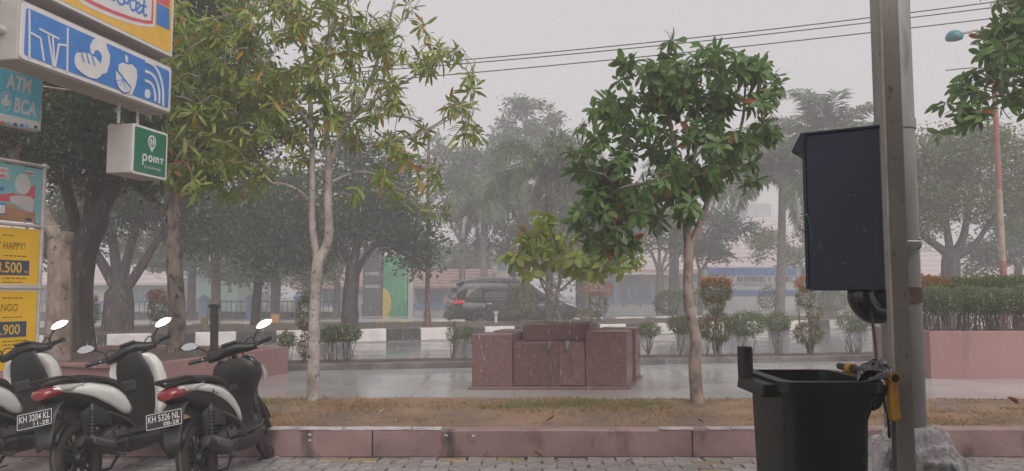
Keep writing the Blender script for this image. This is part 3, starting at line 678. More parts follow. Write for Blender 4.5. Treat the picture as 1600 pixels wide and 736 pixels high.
T2 = [leaf_tpl(1, .40, .25, .2, .62, .1, .15), leaf_tpl(1, .44, .5, .15, .62, -.08, .2), leaf_tpl(1, .38, .1, .25, .65, .05), leaf_tpl(.9, .36, .8, .35, .6, -.15, .2), leaf_tpl(1, .30, .55, .5, .62, .15)]
rosettes(tr2, sk, tips, T2, M['leaf_big'], (12, 17), (.095, .195), 300, .4)

tb3 = V(6.35, 8.0, .215); Y3 = 8.0                             # trunk just outside the frame on the right
def t3(x, y, dy=0): return A(x, y, Y3 + dy)
tr3 = empty('street_tree', tb3, 'leafy boughs of a tree leaning in from the right edge beside the red lamp post', 'tree')
sk = Skel()
sk.limb([tb3, V(6.3, 8, 1.6), V(6.15, 8, 2.7), V(5.9, 8, 3.6), V(5.6, 7.9, 4.4)], .08, .03, low=True)
sk.limb([V(6.15, 8, 2.7), t3(1660, 190), t3(1600, 165, -.1), t3(1560, 150, -.1), t3(1520, 165, -.1)], .03, .009)
sk.limb([V(5.95, 8, 3.45), t3(1620, 90), t3(1570, 70, .1), t3(1535, 90, .1)], .03, .009)
sk.limb([V(5.9, 8, 3.6), t3(1610, 20), t3(1570, 10, -.2)], .03, .012)
tips = []
for (x, y, rx, ry, n) in ((1575, 60, 45, 40, 22), (1545, 110, 40, 35, 16), (1510, 165, 26, 30, 9), (1600, 40, 40, 50, 20), (1560, 150, 40, 25, 8), (1600, 140, 22, 45, 8), (1590, -30, 70, 40, 16), (1590, 95, 30, 40, 10), (1660, 60, 50, 110, 24), (1500, 190, 10, 10, 2)):
    c = t3(x, y); k = Y3 / 1200
    for t in ball(c, (rx * k, .5, ry * k), n, .3): tips.append(sk.attach(t, .1, .05))
sk.mesh(.0045, .5, 8, rmax=.03).build('trunk', M['bark_brown'], tr3, smooth=True)
rosettes(tr3, sk, tips, [leaf_tpl(1, .34, .3, .2, .6, .1, .15), leaf_tpl(1, .38, .6, .15, .6, -.12, .2), leaf_tpl(1, .30, .1, .4, .6)], M['leaf_big'], (7, 10), (.14, .21), 300, .4)

# big dark trees in the left bed
ba = G(90, 566, .56); YA = ba.y
def ta(x, y, dy=0): return A(x, y, YA + dy)
tree('shade_tree', 'thick pale trunk with a sawn off fork beside the yellow posters', ba,
     [([ba - V(0, 0, .05), ta(92, 500), ta(94, 430), ta(92, 375)], .165, .125), ([ta(92, 378), ta(70, 335), ta(45, 290), ta(15, 230), ta(-20, 160)], .085, .04), ([ta(96, 385), ta(104, 372), ta(107, 362)], .075, .066)],
     [(ta(60, 120, .3), (1.1, 1.2, 1.1), 40), (ta(-60, 150), (1.2, 1.2, 1.3), 25), (ta(110, 200, .8), (.7, .8, .8), 26)], 11000, (.06, .12), M['bark_brown'], M['leaf_dark'], .2)
bb_ = G(135, 545, .56); bb_ = V(A(128, 548, 10.8).x, 10.8, .56)
def tb_(x, y, dy=0): return A(x, y, 10.8 + dy)
tree('shade_tree', 'dark leaning trunk with many upright boughs just behind the pale one at the left', bb_,
     [([bb_, tb_(122, 480), tb_(130, 400), tb_(152, 340)], .2, .17), ([tb_(152, 340), tb_(180, 290), tb_(215, 250), tb_(260, 180)], .11, .05), ([tb_(140, 370), tb_(145, 290), tb_(150, 200), tb_(150, 100)], .11, .05),
      ([tb_(152, 340), tb_(175, 250, .2), tb_(200, 170, .3), tb_(225, 80, .3)], .10, .04), ([tb_(130, 400), tb_(110, 320), tb_(90, 240), tb_(70, 140)], .10, .04), ([tb_(185, 285), tb_(240, 265), tb_(290, 240)], .04, .02), ([tb_(150, 220), tb_(120, 170), tb_(100, 110)], .05, .02)],
     [(tb_(150, 130, .3), (1.3, 1.2, 1.2), 60), (tb_(230, 200), (.9, 1.0, .8), 45), (tb_(90, 210, .5), (.8, .9, .8), 35), (tb_(290, 120, .6), (.8, .9, 1.1), 40), (tb_(200, 20, .5), (1.6, 1.2, .8), 40), (tb_(330, 240, .7), (.7, .8, .5), 25)], 36000, (.06, .115), M['bark_dark'], M['leaf_dark'], .24)
bc = G(274, 553, .56); bc = V(bc.x, bc.y, .56); YC = bc.y
def tc_(x, y, dy=0): return A(x, y, YC + dy)
tree('shade_tree', 'upright mottled trunk forking under the green sign beside a dark post', bc,
     [([bc - V(0, 0, .05), tc_(277, 490), tc_(273, 410), tc_(270, 330)], .125, .10), ([tc_(268, 340), tc_(240, 315), tc_(205, 285), tc_(165, 250)], .055, .03), ([tc_(270, 332), tc_(275, 260), tc_(285, 180, .2), tc_(300, 90, .2)], .07, .03), ([tc_(272, 318), tc_(300, 270, .2), tc_(340, 220, .3), tc_(390, 180, .3)], .04, .02)],
     [(tc_(290, 200, .4), (.8, .9, .7), 35), (tc_(370, 180, .6), (.8, .9, .8), 35), (tc_(300, 80, .6), (1.0, 1.0, .9), 35), (tc_(180, 230, .2), (.7, .7, .5), 25)], 17000, (.06, .115), M['bark_mottle'], M['leaf_dark'], .22)
p0 = A(335, 552, 10.25); p1 = A(335, 481, 10.25)
post = empty('vent_post', p0, 'dark post with a wider cap standing in the left bed', 'post')
MB().cyl(Z(p0, .5), p1, .052, 14).build('pipe', M['black_kerb'], post, smooth=True)
MB().cyl(p1, p1 + V(0, 0, .03), .07, 14, .078).cyl(p1 + V(0, 0, .031), p1 + V(0, 0, .05), .078, 14, .06).build('cap', M['black_kerb'], post, smooth=True)

# hedge in the right bed
hy = R0.y + .55
hn = ['grey green clipped hedge bush next to the round pole', 'grey green clipped hedge bush second from the round pole', 'grey green clipped hedge bush under the red lamp post', 'grey green clipped hedge bush at the right edge with bare stems']
for i, x in enumerate((1468, 1513, 1556, 1600)):
    c = A(x, 482, hy); c.z = rz + .34
    shrub('hedge_bush', hn[i], Z(c, rz - .05), [(tuple(c + V(0, 0, .07 + .03 * (i % 2))), (.25, .33, .17), .8, None), (tuple(c + V(-.1, -.1, .16 - .03 * i % 2)), (.15, .2, .13), .25, None)], 3400, (.022, .05), 'leaf_hedge', 30, 'hedge bushes in the right bed', spread=.12, rs=.007, boxy=2.8)
hn = ['low photinia bush topped with orange red leaves behind the hedge', 'yellow green photinia bush behind the middle of the hedge', 'yellowish photinia bush behind the hedge near the lamp post', 'photinia bush behind the hedge at the right edge']
for i, (x, y, lm) in enumerate(((1445, 456, 'leaf_red'), (1500, 458, 'leaf_pale'), (1545, 455, 'leaf_pale'), (1590, 456, 'leaf_pale'))):
    c = A(x, y, hy + .9)
    shrub('photinia_bush', hn[i], Z(c, rz - .05), [(tuple(c), (.32, .3, .22), .8, 'leaf_pale'), (tuple(c + V(0, 0, .13)), (.3, .3, .1), .3 if i else .5, lm)], 2800, (.03, .06), 'leaf_photinia', 16, 'photinia bushes behind the hedge', spread=.15, rs=.008, boxy=3)

# shrubs along the planted strip
def strip_pt(x, off=.5):
    d = ray(x, 458); q = f0 + nrm * off - CAM; det = d.x * (-dirs.y) + dirs.x * d.y; t = (q.x * (-dirs.y) + dirs.x * q.y) / det
    return V(d.x * t, d.y * t, .29)
def sp(x, y, off=.5): p = strip_pt(x, off); return A(x, y, p.y)
GS = 'clipped bushes along the planted strip'
def sblob(x, y, rx, ry, fr, lm, off=.5):
    c = sp(x, y, off); k = c.y / 1200; return (tuple(c), (rx * k, max(.16, rx * k * .8), ry * k), fr, lm)
def strip_shrub(label, x, blobs, n, leaf, stems, **kw):
    n = int(n * 1.5); stems = int(stems * 1.1)
    shrub('strip_bush', label, strip_pt(x, kw.pop('off', .5)), [sblob(*q) for q in blobs], n, (.022, .048), leaf, stems, GS, **kw)
strip_shrub('narrow orange tipped column bush half hidden behind the pale tree trunk', 478, [(478, 490, 15, 28, .6, 'leaf_photinia'), (478, 540, 12, 18, .3, 'leaf_photinia'), (480, 462, 8, 8, .1, 'leaf_photinia')], 1500, 'leaf_photinia', 6, spread=.04)
strip_shrub('small rounded bush at the corner of the pink wall', 448, [(448, 530, 13, 10, 1, None)], 600, 'leaf_hedge', 8, spread=.05, rs=.008)
strip_shrub('flat topped bush with bare stems right of the pale trunk', 520, [(518, 522, 15, 11, 1, None)], 900, 'leaf_hedge', 10, spread=.07, rs=.01)
strip_shrub('spreading olive bush with two bare stems near the pale trunk', 545, [(545, 520, 19, 12, 1, None)], 1100, 'leaf_hedge', 9, spread=.08, rs=.011)
strip_shrub('thin sapling standing left of the granite planter', 708, [(708, 520, 9, 14, 1, None), (705, 505, 7, 6, .2, 'leaf_photinia')], 260, 'leaf_hedge', 4, spread=.03, rs=.012)
strip_shrub('low thin bush touching the left corner of the granite planter', 728, [(730, 520, 10, 9, 1, None)], 350, 'leaf_hedge', 6, spread=.04)
strip_shrub('lone stemmed small bush right of the granite planter', 1012, [(1014, 515, 18, 10, 1, None)], 700, 'leaf_hedge', 6, spread=.03, rs=.013)
strip_shrub('multi stemmed flat bush left of the bent trunk', 1063, [(1064, 507, 20, 14, 1, None)], 1300, 'leaf_hedge', 12, spread=.08)
strip_shrub('slim leaning bush close to the bent trunk with a few orange leaves', 1104, [(1100, 512, 10, 16, 1, 'leaf_photinia')], 450, 'leaf_hedge', 5, spread=.04)
strip_shrub('tall photinia topiary of two tiers with red tips beside the bent trunk', 1121, [(1119, 454, 23, 17, .42, 'leaf_photinia'), (1119, 440, 22, 6, .16, 'leaf_red'), (1117, 475, 14, 12, .15, 'leaf_photinia'), (1120, 512, 21, 23, .4, 'leaf_photinia')], 3800, 'leaf_photinia', 12, spread=.03, rs=.015, boxy=3)
strip_shrub('wide flat topped bush with many bare stems left of the bin pipe', 1165, [(1167, 506, 27, 17, 1, None)], 2000, 'leaf_hedge', 18, spread=.13, boxy=3)
strip_shrub('vase shaped bush with open bare branches behind the bin', 1214, [(1214, 503, 21, 15, 1, None)], 1000, 'leaf_hedge', 16, spread=.05)
strip_shrub('tall two tier photinia under the blue cabinet', 1263, [(1261, 443, 18, 10, .2, 'leaf_red'), (1259, 465, 14, 16, .25, 'leaf_photinia'), (1272, 488, 12, 10, .12, 'leaf_photinia'), (1263, 521, 23, 18, .45, 'leaf_photinia')], 2700, 'leaf_photinia', 11, spread=.03, rs=.014)
strip_shrub('upright twiggy bush below the black conduit elbow', 1332, [(1332, 502, 24, 17, 1, None)], 900, 'leaf_hedge', 18, spread=.07)
strip_shrub('twiggy bush hidden mostly by the round pole', 1375, [(1376, 502, 18, 22, 1, None)], 700, 'leaf_hedge', 14, spread=.07)

# ------------------------------------------------------------------ poles, cabinet, bin, bag
M['galv'] = mat('galv', (.31, .295, .285), .5, metal=.1, c2=(.22, .21, .20), scale=5, stretch=(1, 1, .3), bump=.15, bscale=40, stain=((.09, .08, .075), 7, (1, 1, .25), .58, .75))
M['post_brown'] = mat('post_brown', (.36, .32, .28), .55, c2=(.28, .25, .22), scale=5, stretch=(1, 1, .4), bump=.25, bscale=50, stain=((.09, .07, .06), 30, (1, 1, .6), .64, .72))
M['post_edge'] = mat('post_edge', (.42, .38, .34), .4, var=.2)
M['rust'] = mat('rust', (.20, .11, .08), .7, c2=(.11, .065, .05), scale=8, bump=.3)
M['navy'] = mat('navy', (.010, .018, .046), .5, c2=(.007, .012, .033), scale=3, bump=.06, bscale=9, coat=0, stain=((.03, .033, .04), 5, (1, 1, .18), .55, .8))
M['navy_wear'] = mat('navy_wear', (.09, .075, .07), .6, var=.4, scale=20)
M['black'] = mat('black', (.014, .014, .015), .4, var=.2)
M['black_gloss'] = mat('black_gloss', (.012, .012, .014), .18, var=.1, coat=.3)
M['rubber'] = mat('rubber', (.018, .017, .016), .7, c2=(.05, .038, .028), scale=9, bump=.25, bscale=60)
M['dusty'] = mat('dusty', (.17, .125, .09), .8, c2=(.04, .033, .028), scale=7, bump=.3)
M['steel'] = mat('steel', (.5, .5, .5), .25, metal=.9, var=.1)
YP = 4.6
pa, pb2 = A(1391.5, 0, YP), A(1413.5, 672, YP)
xc = (pa.x + pb2.x) / 2; PX = xc
rp2 = empty('utility_pole', (PX, YP, 0), 'round galvanised pole with a brown band standing behind the square post', 'pole')
rr_ = .113
MB().cyl(V(PX, YP, 0), V(PX, YP, 6.8), rr_, 28, rr_ * .97).build('shaft', M['galv'], rp2, smooth=True)
for (y, h, mm) in ((461, .045, 'rust'), (190, .03, 'galv')):
    c = A(1410, y, YP - rr_); MB().cyl(V(PX, YP, c.z - h), V(PX, YP, c.z + h), rr_ + .006, 28).build('band', M[mm], rp2, smooth=True)
c = A(1425, 380, YP - rr_ - .03)
MB().box((c.x - .02, c.y, c.z), (.14, .012, .03)).build('bracket', M['steel'], rp2, bev=.003)
MB().tube([c + V(.055, 0, .0), c + V(.075, .04, .025), c + V(.055, .09, 0), c + V(.06, .04, -.028), c + V(.055, 0, 0)], .006, 6, sm=4).build('hook', M['steel'], rp2, smooth=True)
YS = 3.55
s0_ = A(1396, 0, YS); s1_ = A(1415.5, 736, YS); sx = (s0_.x + s1_.x) / 2
sq = empty('square_post', (sx, YS, 0), 'square brown steel post in front of the round pole', 'post')
MB().box((sx, YS + .04, 2.6), (.076, .07, 5.2)).build('shaft', M['post_brown'], sq, bev=.004)
MB().box((sx - .0415, YS + .012, 2.6), (.006, .016, 5.2)).build('edge_strip', M['post_edge'], sq)
# cabinet turned a little, its door side away to the left
YB = 4.12
CL, CR = A(1259, 453, 4.32), A(1383, 455, 4.1); zb = (CL.z + CR.z) / 2; ztp = (A(1262, 213, 4.32).z + A(1378, 198, 4.1).z) / 2
cu_ = Z(CR - CL, 0); CW = cu_.length; cu_.normalize(); cv_ = V(-cu_.y, cu_.x, 0); DP = .24
def cc_(a, b2, z): return V(CL.x, CL.y, 0) + cu_ * a + cv_ * b2 + V(0, 0, z)
def cbox(a0, a1, b0, b1, z0, z1): return MB().hexa([cc_(a0, b0, z0), cc_(a1, b0, z0), cc_(a1, b1, z0), cc_(a0, b1, z0)], [cc_(a0, b0, z1), cc_(a1, b0, z1), cc_(a1, b1, z1), cc_(a0, b1, z1)])
cb = empty('electrical_cabinet', cc_(CW / 2, DP / 2, zb), 'dark blue metal cabinet with a hooded top fixed to the pole', 'cabinet')
cbox(.022, CW, 0, DP, zb, ztp).build('body', M['navy'], cb, bev=.006)
cbox(.0, .02, .004, DP - .01, zb + .008, ztp - .03).build('door', M['navy'], cb, bev=.004)
MB().hexa([cc_(-.05, -.012, ztp - .095), cc_(.0, -.012, ztp + .003), cc_(.0, DP + .02, ztp + .003), cc_(-.05, DP + .02, ztp - .095)], [cc_(-.055, -.012, ztp - .088), cc_(.0, -.012, ztp + .014), cc_(.0, DP + .02, ztp + .014), cc_(-.055, DP + .02, ztp - .088)]).build('hood_lip', M['navy'], cb)
MB().prism([cc_(-.05, -.012, ztp - .09), cc_(.0, -.012, ztp + .002), cc_(.025, -.012, ztp + .002), cc_(.005, -.012, ztp - .085)], cv_ * .01).build('hood_cheek', M['navy'], cb)
cbox(.001, CW + .004, -.012, DP + .02, ztp + .003, ztp + .013).build('hood', M['navy'], cb)
cbox(CW - .028, CW - .022, -.003, -.0005, zb + .01, ztp - .005).build('seam', M['black'], cb)
hz_ = A(1254, 348, 4.3).z
MB().tube([cc_(.004, -.004, hz_ - .05), cc_(-.022, -.01, hz_ - .035), cc_(-.022, -.01, hz_ + .03), cc_(.004, -.004, hz_ + .045)], .007, 7).build('latch', M['steel'], cb, smooth=True)
MB().tube([cc_(-.005, -.004, hz_ + .05), cc_(.02, -.007, hz_ + .04), cc_(.035, -.007, hz_ - .01), cc_(.042, -.006, hz_ - .10)], [.007, .006, .005, .003], 5, sm=3).build('tag_string', mat('tag_green', (.03, .14, .11), .5), cb)
rw_ = random.Random(3)
for (x, y, a, h_) in ((1285, 382, .014, .036), (1333, 305, .010, .008), (1340, 306, .007, .010), (1355, 362, .010, .016), (1360, 370, .008, .008), (1322, 412, .014, .008), (1300, 415, .016, .006), (1340, 285, .008, .006), (1262, 246, .005, .006), (1275, 395, .008, .016), (1310, 340, .004, .02), (1330, 440, .02, .005)):
    ta_ = (x - 1259) / 124 * CW; zc_ = A(x, y, 4.2).z
    MB().prism([cc_(ta_ + a * math.cos(t) * rw_.uniform(.4, 1), -.0005, zc_ + h_ * math.sin(t) * rw_.uniform(.4, 1)) for t in [k * .6283 for k in range(10)]], cv_ * -.0015).build('paint_chip', M['navy_wear'], cb)
eb = cc_(CW * .70, DP * .45, zb)
MB().tube([eb + V(-.01, 0, .02), eb + V(-.01, 0, -.045), eb + V(.03, 0, -.105), eb + V(.10, .01, -.115)], [.07, .076, .074, .068], 16, sm=4).build('conduit_elbow', M['black_gloss'], cb, smooth=True)
MB().box(eb + V(.065, .0, -.05), (.11, .12, .10)).build('junction_box', M['black'], cb, bev=.01)
ca = [eb + V(.01, -.05, -.09), A(1366, 520, 4.05), A(1369, 550, 3.95), A(1371, 578, 3.85), A(1384, 640, 4.0), A(1389, 668, 4.05), V(A(1390, 700, YB).x, YB, .02)]
MB().tube(ca, .0085, 6, sm=4).build('cable', M['black'], cb, smooth=True)
# bin
M['bin'] = mat('bin', (.007, .018, .0135), .42, c2=(.005, .013, .010), scale=4, bump=.1, bscale=30, stain=((.024, .03, .026), 6, (1, 1, .25), .52, .85))
M['bin_yellow'] = mat('bin_yellow', (.66, .34, .03), .5, c2=(.38, .18, .02), scale=9, bump=.1)
YF = 3.4
bl, br_ = A(1226, 612, YF).x, A(1376, 612, YF).x; bcx = (bl + br_) / 2; bw = (br_ - bl) / 2; zr = A(1200, 601, YF).z
BD = .27; bcy = YF + BD
bn = empty('wheelie_bin', (bcx, bcy, 0), 'dark green wheeled rubbish bin standing open with yellow hinges', 'bin')
def rr2(z, hw, hd, r=.05, cx=0, n=5): 
    return [V(bcx + cx + a, bcy + b2, z) for a, b2 in rrect(-hw, -hd, hw, hd, r, n)]
b = MB(); rings = [rr2(.05, bw * .80, BD * .80, .05, -.01), rr2(.12, bw * .82, BD * .82, .05, -.01), rr2(zr - .16, bw * .905, BD * .93, .05, -.012), rr2(zr - .10, bw * .96, BD * .95), rr2(zr - .05, bw * 1.0, BD * .97), rr2(zr, bw, BD), rr2(zr, bw - .03, BD - .02), rr2(.15, bw * .74, BD * .74)]
b.ring(rings).build('body', M['bin'], bn, smooth=True)
b = MB(); b.ring([rr2(zr - .035, bw + .004, BD + .004), rr2(zr - .035, bw + .022, BD + .016), rr2(zr + .012, bw + .022, BD + .016), rr2(zr + .014, bw - .028, BD - .018), rr2(zr - .02, bw - .03, BD - .02)], cap=False).build('rim', M['bin'], bn, smooth=True)
lx0 = A(1151, 610, YF + .42).x
MB().hexa([V(lx0, YF + .04, zr - .062), V(bl + .02, YF + .06, zr - .062), V(bl + .02, YF + .42, zr - .062), V(lx0, YF + .42, zr - .062)], [V(lx0 + .008, YF + .04, zr - .004), V(bl + .02, YF + .04, zr - .002), V(bl + .02, YF + .42, zr - .002), V(lx0 + .008, YF + .42, zr - .004)]).build('lifting_lip', M['bin'], bn, bev=.008)
hx = A(1397, 590, YF).x; hz = A(1397, 591, YF).z
MB().hexa([V(br_ - .02, YF + .02, zr - .12), V(br_ + .01, YF + .02, zr - .10), V(br_ + .01, YF + .5, zr - .10), V(br_ - .02, YF + .5, zr - .12)], [V(br_ - .02, YF + .02, zr + .0), V(hx - .005, YF + .02, zr - .01), V(hx - .005, YF + .5, zr - .01), V(br_ - .02, YF + .5, zr)]).build('handle_bracket', M['bin'], bn, bev=.006)
MB().cyl(V(hx, YF - .01, hz), V(hx, YF + .56, hz), .018, 14).build('hinge_pin', M['bin'], bn, smooth=True)
for yy in (YF - .012, YF + .40):
    b = MB(); 
    rg = [[V(hx + .026 * math.cos(t), yy + k, hz + .026 * math.sin(t)) for t in [2 * math.pi * i / 16 for i in range(16)]] for k in (0, .05)]
    rg2 = [[V(hx + .018 * math.cos(t), yy + k, hz + .018 * math.sin(t)) for t in [2 * math.pi * i / 16 for i in range(16)]] for k in (.05, 0)]
    b.ring([rg[0], rg[1], rg2[0], rg2[1]], closed=True)
    b.build('hinge_ring', M['bin_yellow'], bn, smooth=True)
a1, a2, a3, a4 = A(1391, 598, YF), A(1404, 598, YF), A(1409, 655, YF), A(1396, 660, YF)
MB().hexa([V(a4.x, YF, a4.z), V(a3.x, YF, a3.z), V(a3.x, YF + .05, a3.z), V(a4.x, YF + .05, a4.z)], [V(a1.x, YF, a1.z), V(a2.x, YF, a2.z), V(a2.x, YF + .05, a2.z), V(a1.x, YF + .05, a1.z)]).build('hinge_arm', M['bin_yellow'], bn, bev=.008)
a1, a2 = A(1322, 580, YF + .45), A(1374, 583, YF + .45)
MB().hexa([a1 + V(0, 0, -.02), a2 + V(0, 0, -.03), a2 + V(.02, .06, -.03), a1 + V(0, .06, -.02)], [a1 + V(.0, 0, .015), a2 + V(0, 0, .0), a2 + V(.02, .06, .0), a1 + V(.01, .06, .015)]).build('hinge_arm', M['bin_yellow'], bn, bev=.01)
MB().cyl(A(1332, 588, YF + .38), A(1332, 588, YF + .44), .017, 12).build('hinge_ring', M['bin_yellow'], bn, smooth=True)
for yy in (-.18, .18): MB().torus((br_ - .1, bcy + yy, .1), .075, .025, 20, 8, axis='y').build('wheel', M['rubber'], bn, smooth=True)
# black liner gathered over the rim on the handle side
M['film_black'] = mat('film_black', (.02, .02, .022), .16, var=.3, coat=.5)
M['film_grey'] = mat('film_grey', (.22, .22, .23), .2, var=.3, coat=.5)
rows_ = []
for i in range(15):
    t = i / 14; rw1 = []
    for j in range(29):
        s_ = j / 28; a = A(1338 + 60 * t, 596 - 18 * math.sin(t * 2.6) ** 1.2 + 4 * t, YF + .02 + .5 * s_)
        rw1.append(V(a.x, YF + .01 + .5 * s_, zr + .012 + .045 * math.sin(t * 3.0) + .012 * math.sin(s_ * 55 + t * 4) + .01 * math.sin(s_ * 31 + t * 9) - .03 * max(0, t - .85) * 6))
    rows_.append(rw1)
MB().grid(rows_).build('bin_liner', M['film_black'], bn, smooth=True)
b = MB()
for k in range(5):
    o_ = k * .022; b.tube([A(1345 + 8 * k, 597 - k, YF) + V(0, -.004, .0), A(1362 + 7 * k, 594 - 2 * k, YF) + V(0, -.006, .006), A(1374 + 5 * k, 586 - 1.5 * k, YF) + V(0, .01, .004), A(1388 + 3 * k, 581 - k, YF) + V(0, .05, 0)], [.002, .004, .0035, .002], 5, sm=4)
b.build('liner_fold', M['film_grey'], bn, smooth=True)
q = A(1165.5, 600, YF + .36)
wp = empty('pipe_stub', (q.x, YF + .36, zr - .003), 'short dark pipe stub standing on the left rim of the bin', 'pipe')
qt = A(1165, 543, YF + .36)
MB().cyl(V(q.x, YF + .36, zr - .003), V(q.x - .002, YF + .36, qt.z), .036, 20).build('tube', mat('stub', (.055, .042, .042), .55, c2=(.02, .017, .018), scale=14, stretch=(1, 1, .5), bump=.3), wp, smooth=True)
MB().torus((q.x - .002, YF + .36, qt.z), .032, .005, 20, 6, axis='z').build('lip', M['black'], wp, smooth=True)

# clear plastic sack at the foot of the pole
ms_ = bpy.data.materials.new('film'); ms_.use_nodes = True; t = ms_.node_tree; N_ = t.nodes; b_ = N_['Principled BSDF']
b_.inputs['Base Color'].default_value = (.86, .84, .86, 1); b_.inputs['Roughness'].default_value = .1; b_.inputs['Coat Weight'].default_value = .6
tp = N_.new('ShaderNodeBsdfTransparent'); mxs = N_.new('ShaderNodeMixShader'); lw = N_.new('ShaderNodeLayerWeight'); lw.inputs[0].default_value = .25
nz = N_.new('ShaderNodeTexNoise'); nz.inputs['Scale'].default_value = 9; nz.inputs['Detail'].default_value = 8; nz.inputs['Distortion'].default_value = 1.2
mr = N_.new('ShaderNodeMapRange'); mr.inputs[1].default_value = .35; mr.inputs[2].default_value = .7; mr.inputs[3].default_value = .03; mr.inputs[4].default_value = .58
ad = N_.new('ShaderNodeMath'); ad.operation = 'ADD'; ad.use_clamp = True
tcn = N_.new('ShaderNodeTexCoord'); t.links.new(tcn.outputs['Object'], nz.inputs['Vector'])
t.links.new(nz.outputs[0], mr.inputs[0]); t.links.new(mr.outputs[0], ad.inputs[0]); t.links.new(lw.outputs['Facing'], ad.inputs[1])
t.links.new(ad.outputs[0], mxs.inputs[0]); t.links.new(tp.outputs[0], mxs.inputs[1]); t.links.new(b_.outputs[0], mxs.inputs[2]); t.links.new(mxs.outputs[0], N_['Material Output'].inputs[0])
n5 = N_.new('ShaderNodeTexNoise'); n5.inputs['Scale'].default_value = 7; n5.inputs['Detail'].default_value = 5; n5.inputs['Distortion'].default_value = 2.5; b5 = N_.new('ShaderNodeBump'); b5.inputs['Strength'].default_value = .9; b5.inputs['Distance'].default_value = .05
t.links.new(tcn.outputs['Object'], n5.inputs['Vector']); t.links.new(n5.outputs[0], b5.inputs['Height']); t.links.new(b5.outputs[0], b_.inputs['Normal'])
def sack(name, label, c, r, seed, group=None):
    bm = bmesh.new(); bmesh.ops.create_icosphere(bm, subdivisions=6, radius=1); rs2 = np.random.default_rng(seed)
    ks = [(rs2.normal(0, 1, 3) * s_, rs2.uniform(0, 6), a) for s_, a in [(1.6, .035), (2.6, .03), (4, .02), (7, .008), (11, .004)] for _ in range(3)]
    for v in bm.verts:
        p = np.array(v.co); d = 1.0
        for k, ph, a in ks: d += a * (1 - 2 * abs(math.sin(p @ k + ph)))
        q = np.sign(p) * np.abs(p) ** .62 * d * np.array([.88, .88, .92]); q[2] = max(q[2], -.86) if q[2] < 0 else q[2] * (1 + .15 * p[0])
        v.co = (c[0] + q[0] * r[0], c[1] + q[1] * r[1], max(.012, c[2] + q[2] * r[2]))
    me = bpy.data.meshes.new(name); bm.to_mesh(me); bm.free(); me.polygons.foreach_set('use_smooth', [True] * len(me.polygons))
    for v in me.vertices: v.co -= Vector((c[0], c[1], 0))
    o = link(name, me, ms_); o.location = (c[0], c[1], 0); return tag(o, label, 'plastic bag', group)
yb = 4.15
bx0, bx1 = A(1368, 700, yb).x, A(1497, 700, yb).x
c1 = A(1462, 700, yb + .25); ztop = A(1462, 672, yb).z
sack('plastic_sack', 'clear crumpled plastic sack of litter right of the square post', (A(1447, 700, yb).x, yb + .05, ztop * .48), ((A(1499, 700, yb).x - A(1394, 700, yb).x) / 2 * 1.08, .3, ztop * .58), 3, 'sacks at the pole')
sack('plastic_sack', 'clear crumpled plastic sack squeezed between the bin and the square post', (A(1380, 700, yb).x, yb - .1, ztop * .48), (.13, .22, ztop * .62), 5, 'sacks at the pole')
def crumple(name, label, c, r, m, seed):
    bm = bmesh.new(); bmesh.ops.create_icosphere(bm, subdivisions=3, radius=1); rs2 = np.random.default_rng(seed)
    for v in bm.verts:
        d = 1 + rs2.normal(0, .16); v.co = (v.co.x * r[0] * d, v.co.y * r[1] * d, v.co.z * r[2] * d)
    me = bpy.data.meshes.new(name); bm.to_mesh(me); bm.free(); o = link(name, me, m); o.location = c; return tag(o, label, 'litter')
q = A(1480, 733, yb); crumple('food_wrapper', 'crumpled green wrapper inside the clear sack', (q.x, yb, q.z), (.045, .05, .04), mat('wrap_green', (.02, .14, .07), .3), 2)
q = A(1461, 738, yb); crumple('paper_scrap', 'crumpled brown paper inside the clear sack', (q.x, yb, q.z), (.06, .06, .045), mat('wrap_brown', (.20, .14, .10), .6), 4)
q = A(1420, 725, yb); crumple('paper_scrap', 'crumpled white paper inside the sack behind the square post', (q.x, yb + .05, q.z), (.09, .07, .08), mat('wrap_white', (.62, .58, .58), .5), 6)
# small drain holes in the face of the verge kerb
for (x, y) in ((484, 680), (484, 689), (697, 681), (740, 682)):
    p = A(x, y, KY); b = MB(); b.tube([V(p.x, KY + .006, p.z), V(p.x, KY - .006, p.z), V(p.x, KY - .008, p.z - .002)], [.016, .016, .009], 9); b.build('drain_plug', M['paint'], kb)
# dead leaves
ml = mat('dead_leaf', (.42, .26, .11), .6, c2=(.25, .13, .06), scale=20)
ml2 = mat('pale_leaf', (.55, .48, .38), .6, var=.2)
for (x, y, s_, lb, mm, z) in ((851, 714, .10, 'tan dead leaf curled up on the stones near the middle of the kerb', ml, .01), (750, 713, .07, 'pale yellow dead leaf standing against the kerb foot', ml2, .01), (540, 709, .07, 'small brown leaf lying at the kerb foot near the scooter', ml, .01), (725, 706, .09, 'long curled brown leaf lying along the kerb foot', ml, .02), (440, 717, .045, 'tiny pale leaf on the stones beside the front wheel', ml2, .01), (1003, 659, .08, 'brown dead leaf on the verge left of the bent trunk', ml, .24), (1100, 661, .07, 'curled tan leaf on the verge below the bent trunk', ml, .24), (850, 659, .10, 'large dead leaf lying flat on the bare soil of the verge', ml, .235), (973, 723, .08, 'pale leaf flat on the wet stones', ml2, .012), (590, 648, .08, 'white scrap of leaf on the verge right of the pale trunk', ml2, .25), (1590, 632, .16, 'red brown dead leaf on the verge at the right edge', mat('red_leaf', (.36, .12, .06), .6, var=.2), .25)):
    p = G(x, y, z); tv, tf = leaf_tpl(1, .55, -.5, .9, .45); a = random.uniform(-.5, .5) + (3.1 if random.random() < .5 else 0)
    me = fast_mesh('dead_leaf', tv, np.array(tf)); o = link('dead_leaf', me, mm); o.location = p + V(0, -.03, .008); o.rotation_euler = (random.uniform(-.2, .2), 0, a); o.scale = (s_,) * 3
    tag(o, lb, 'dead leaf', 'dead leaves on the ground')
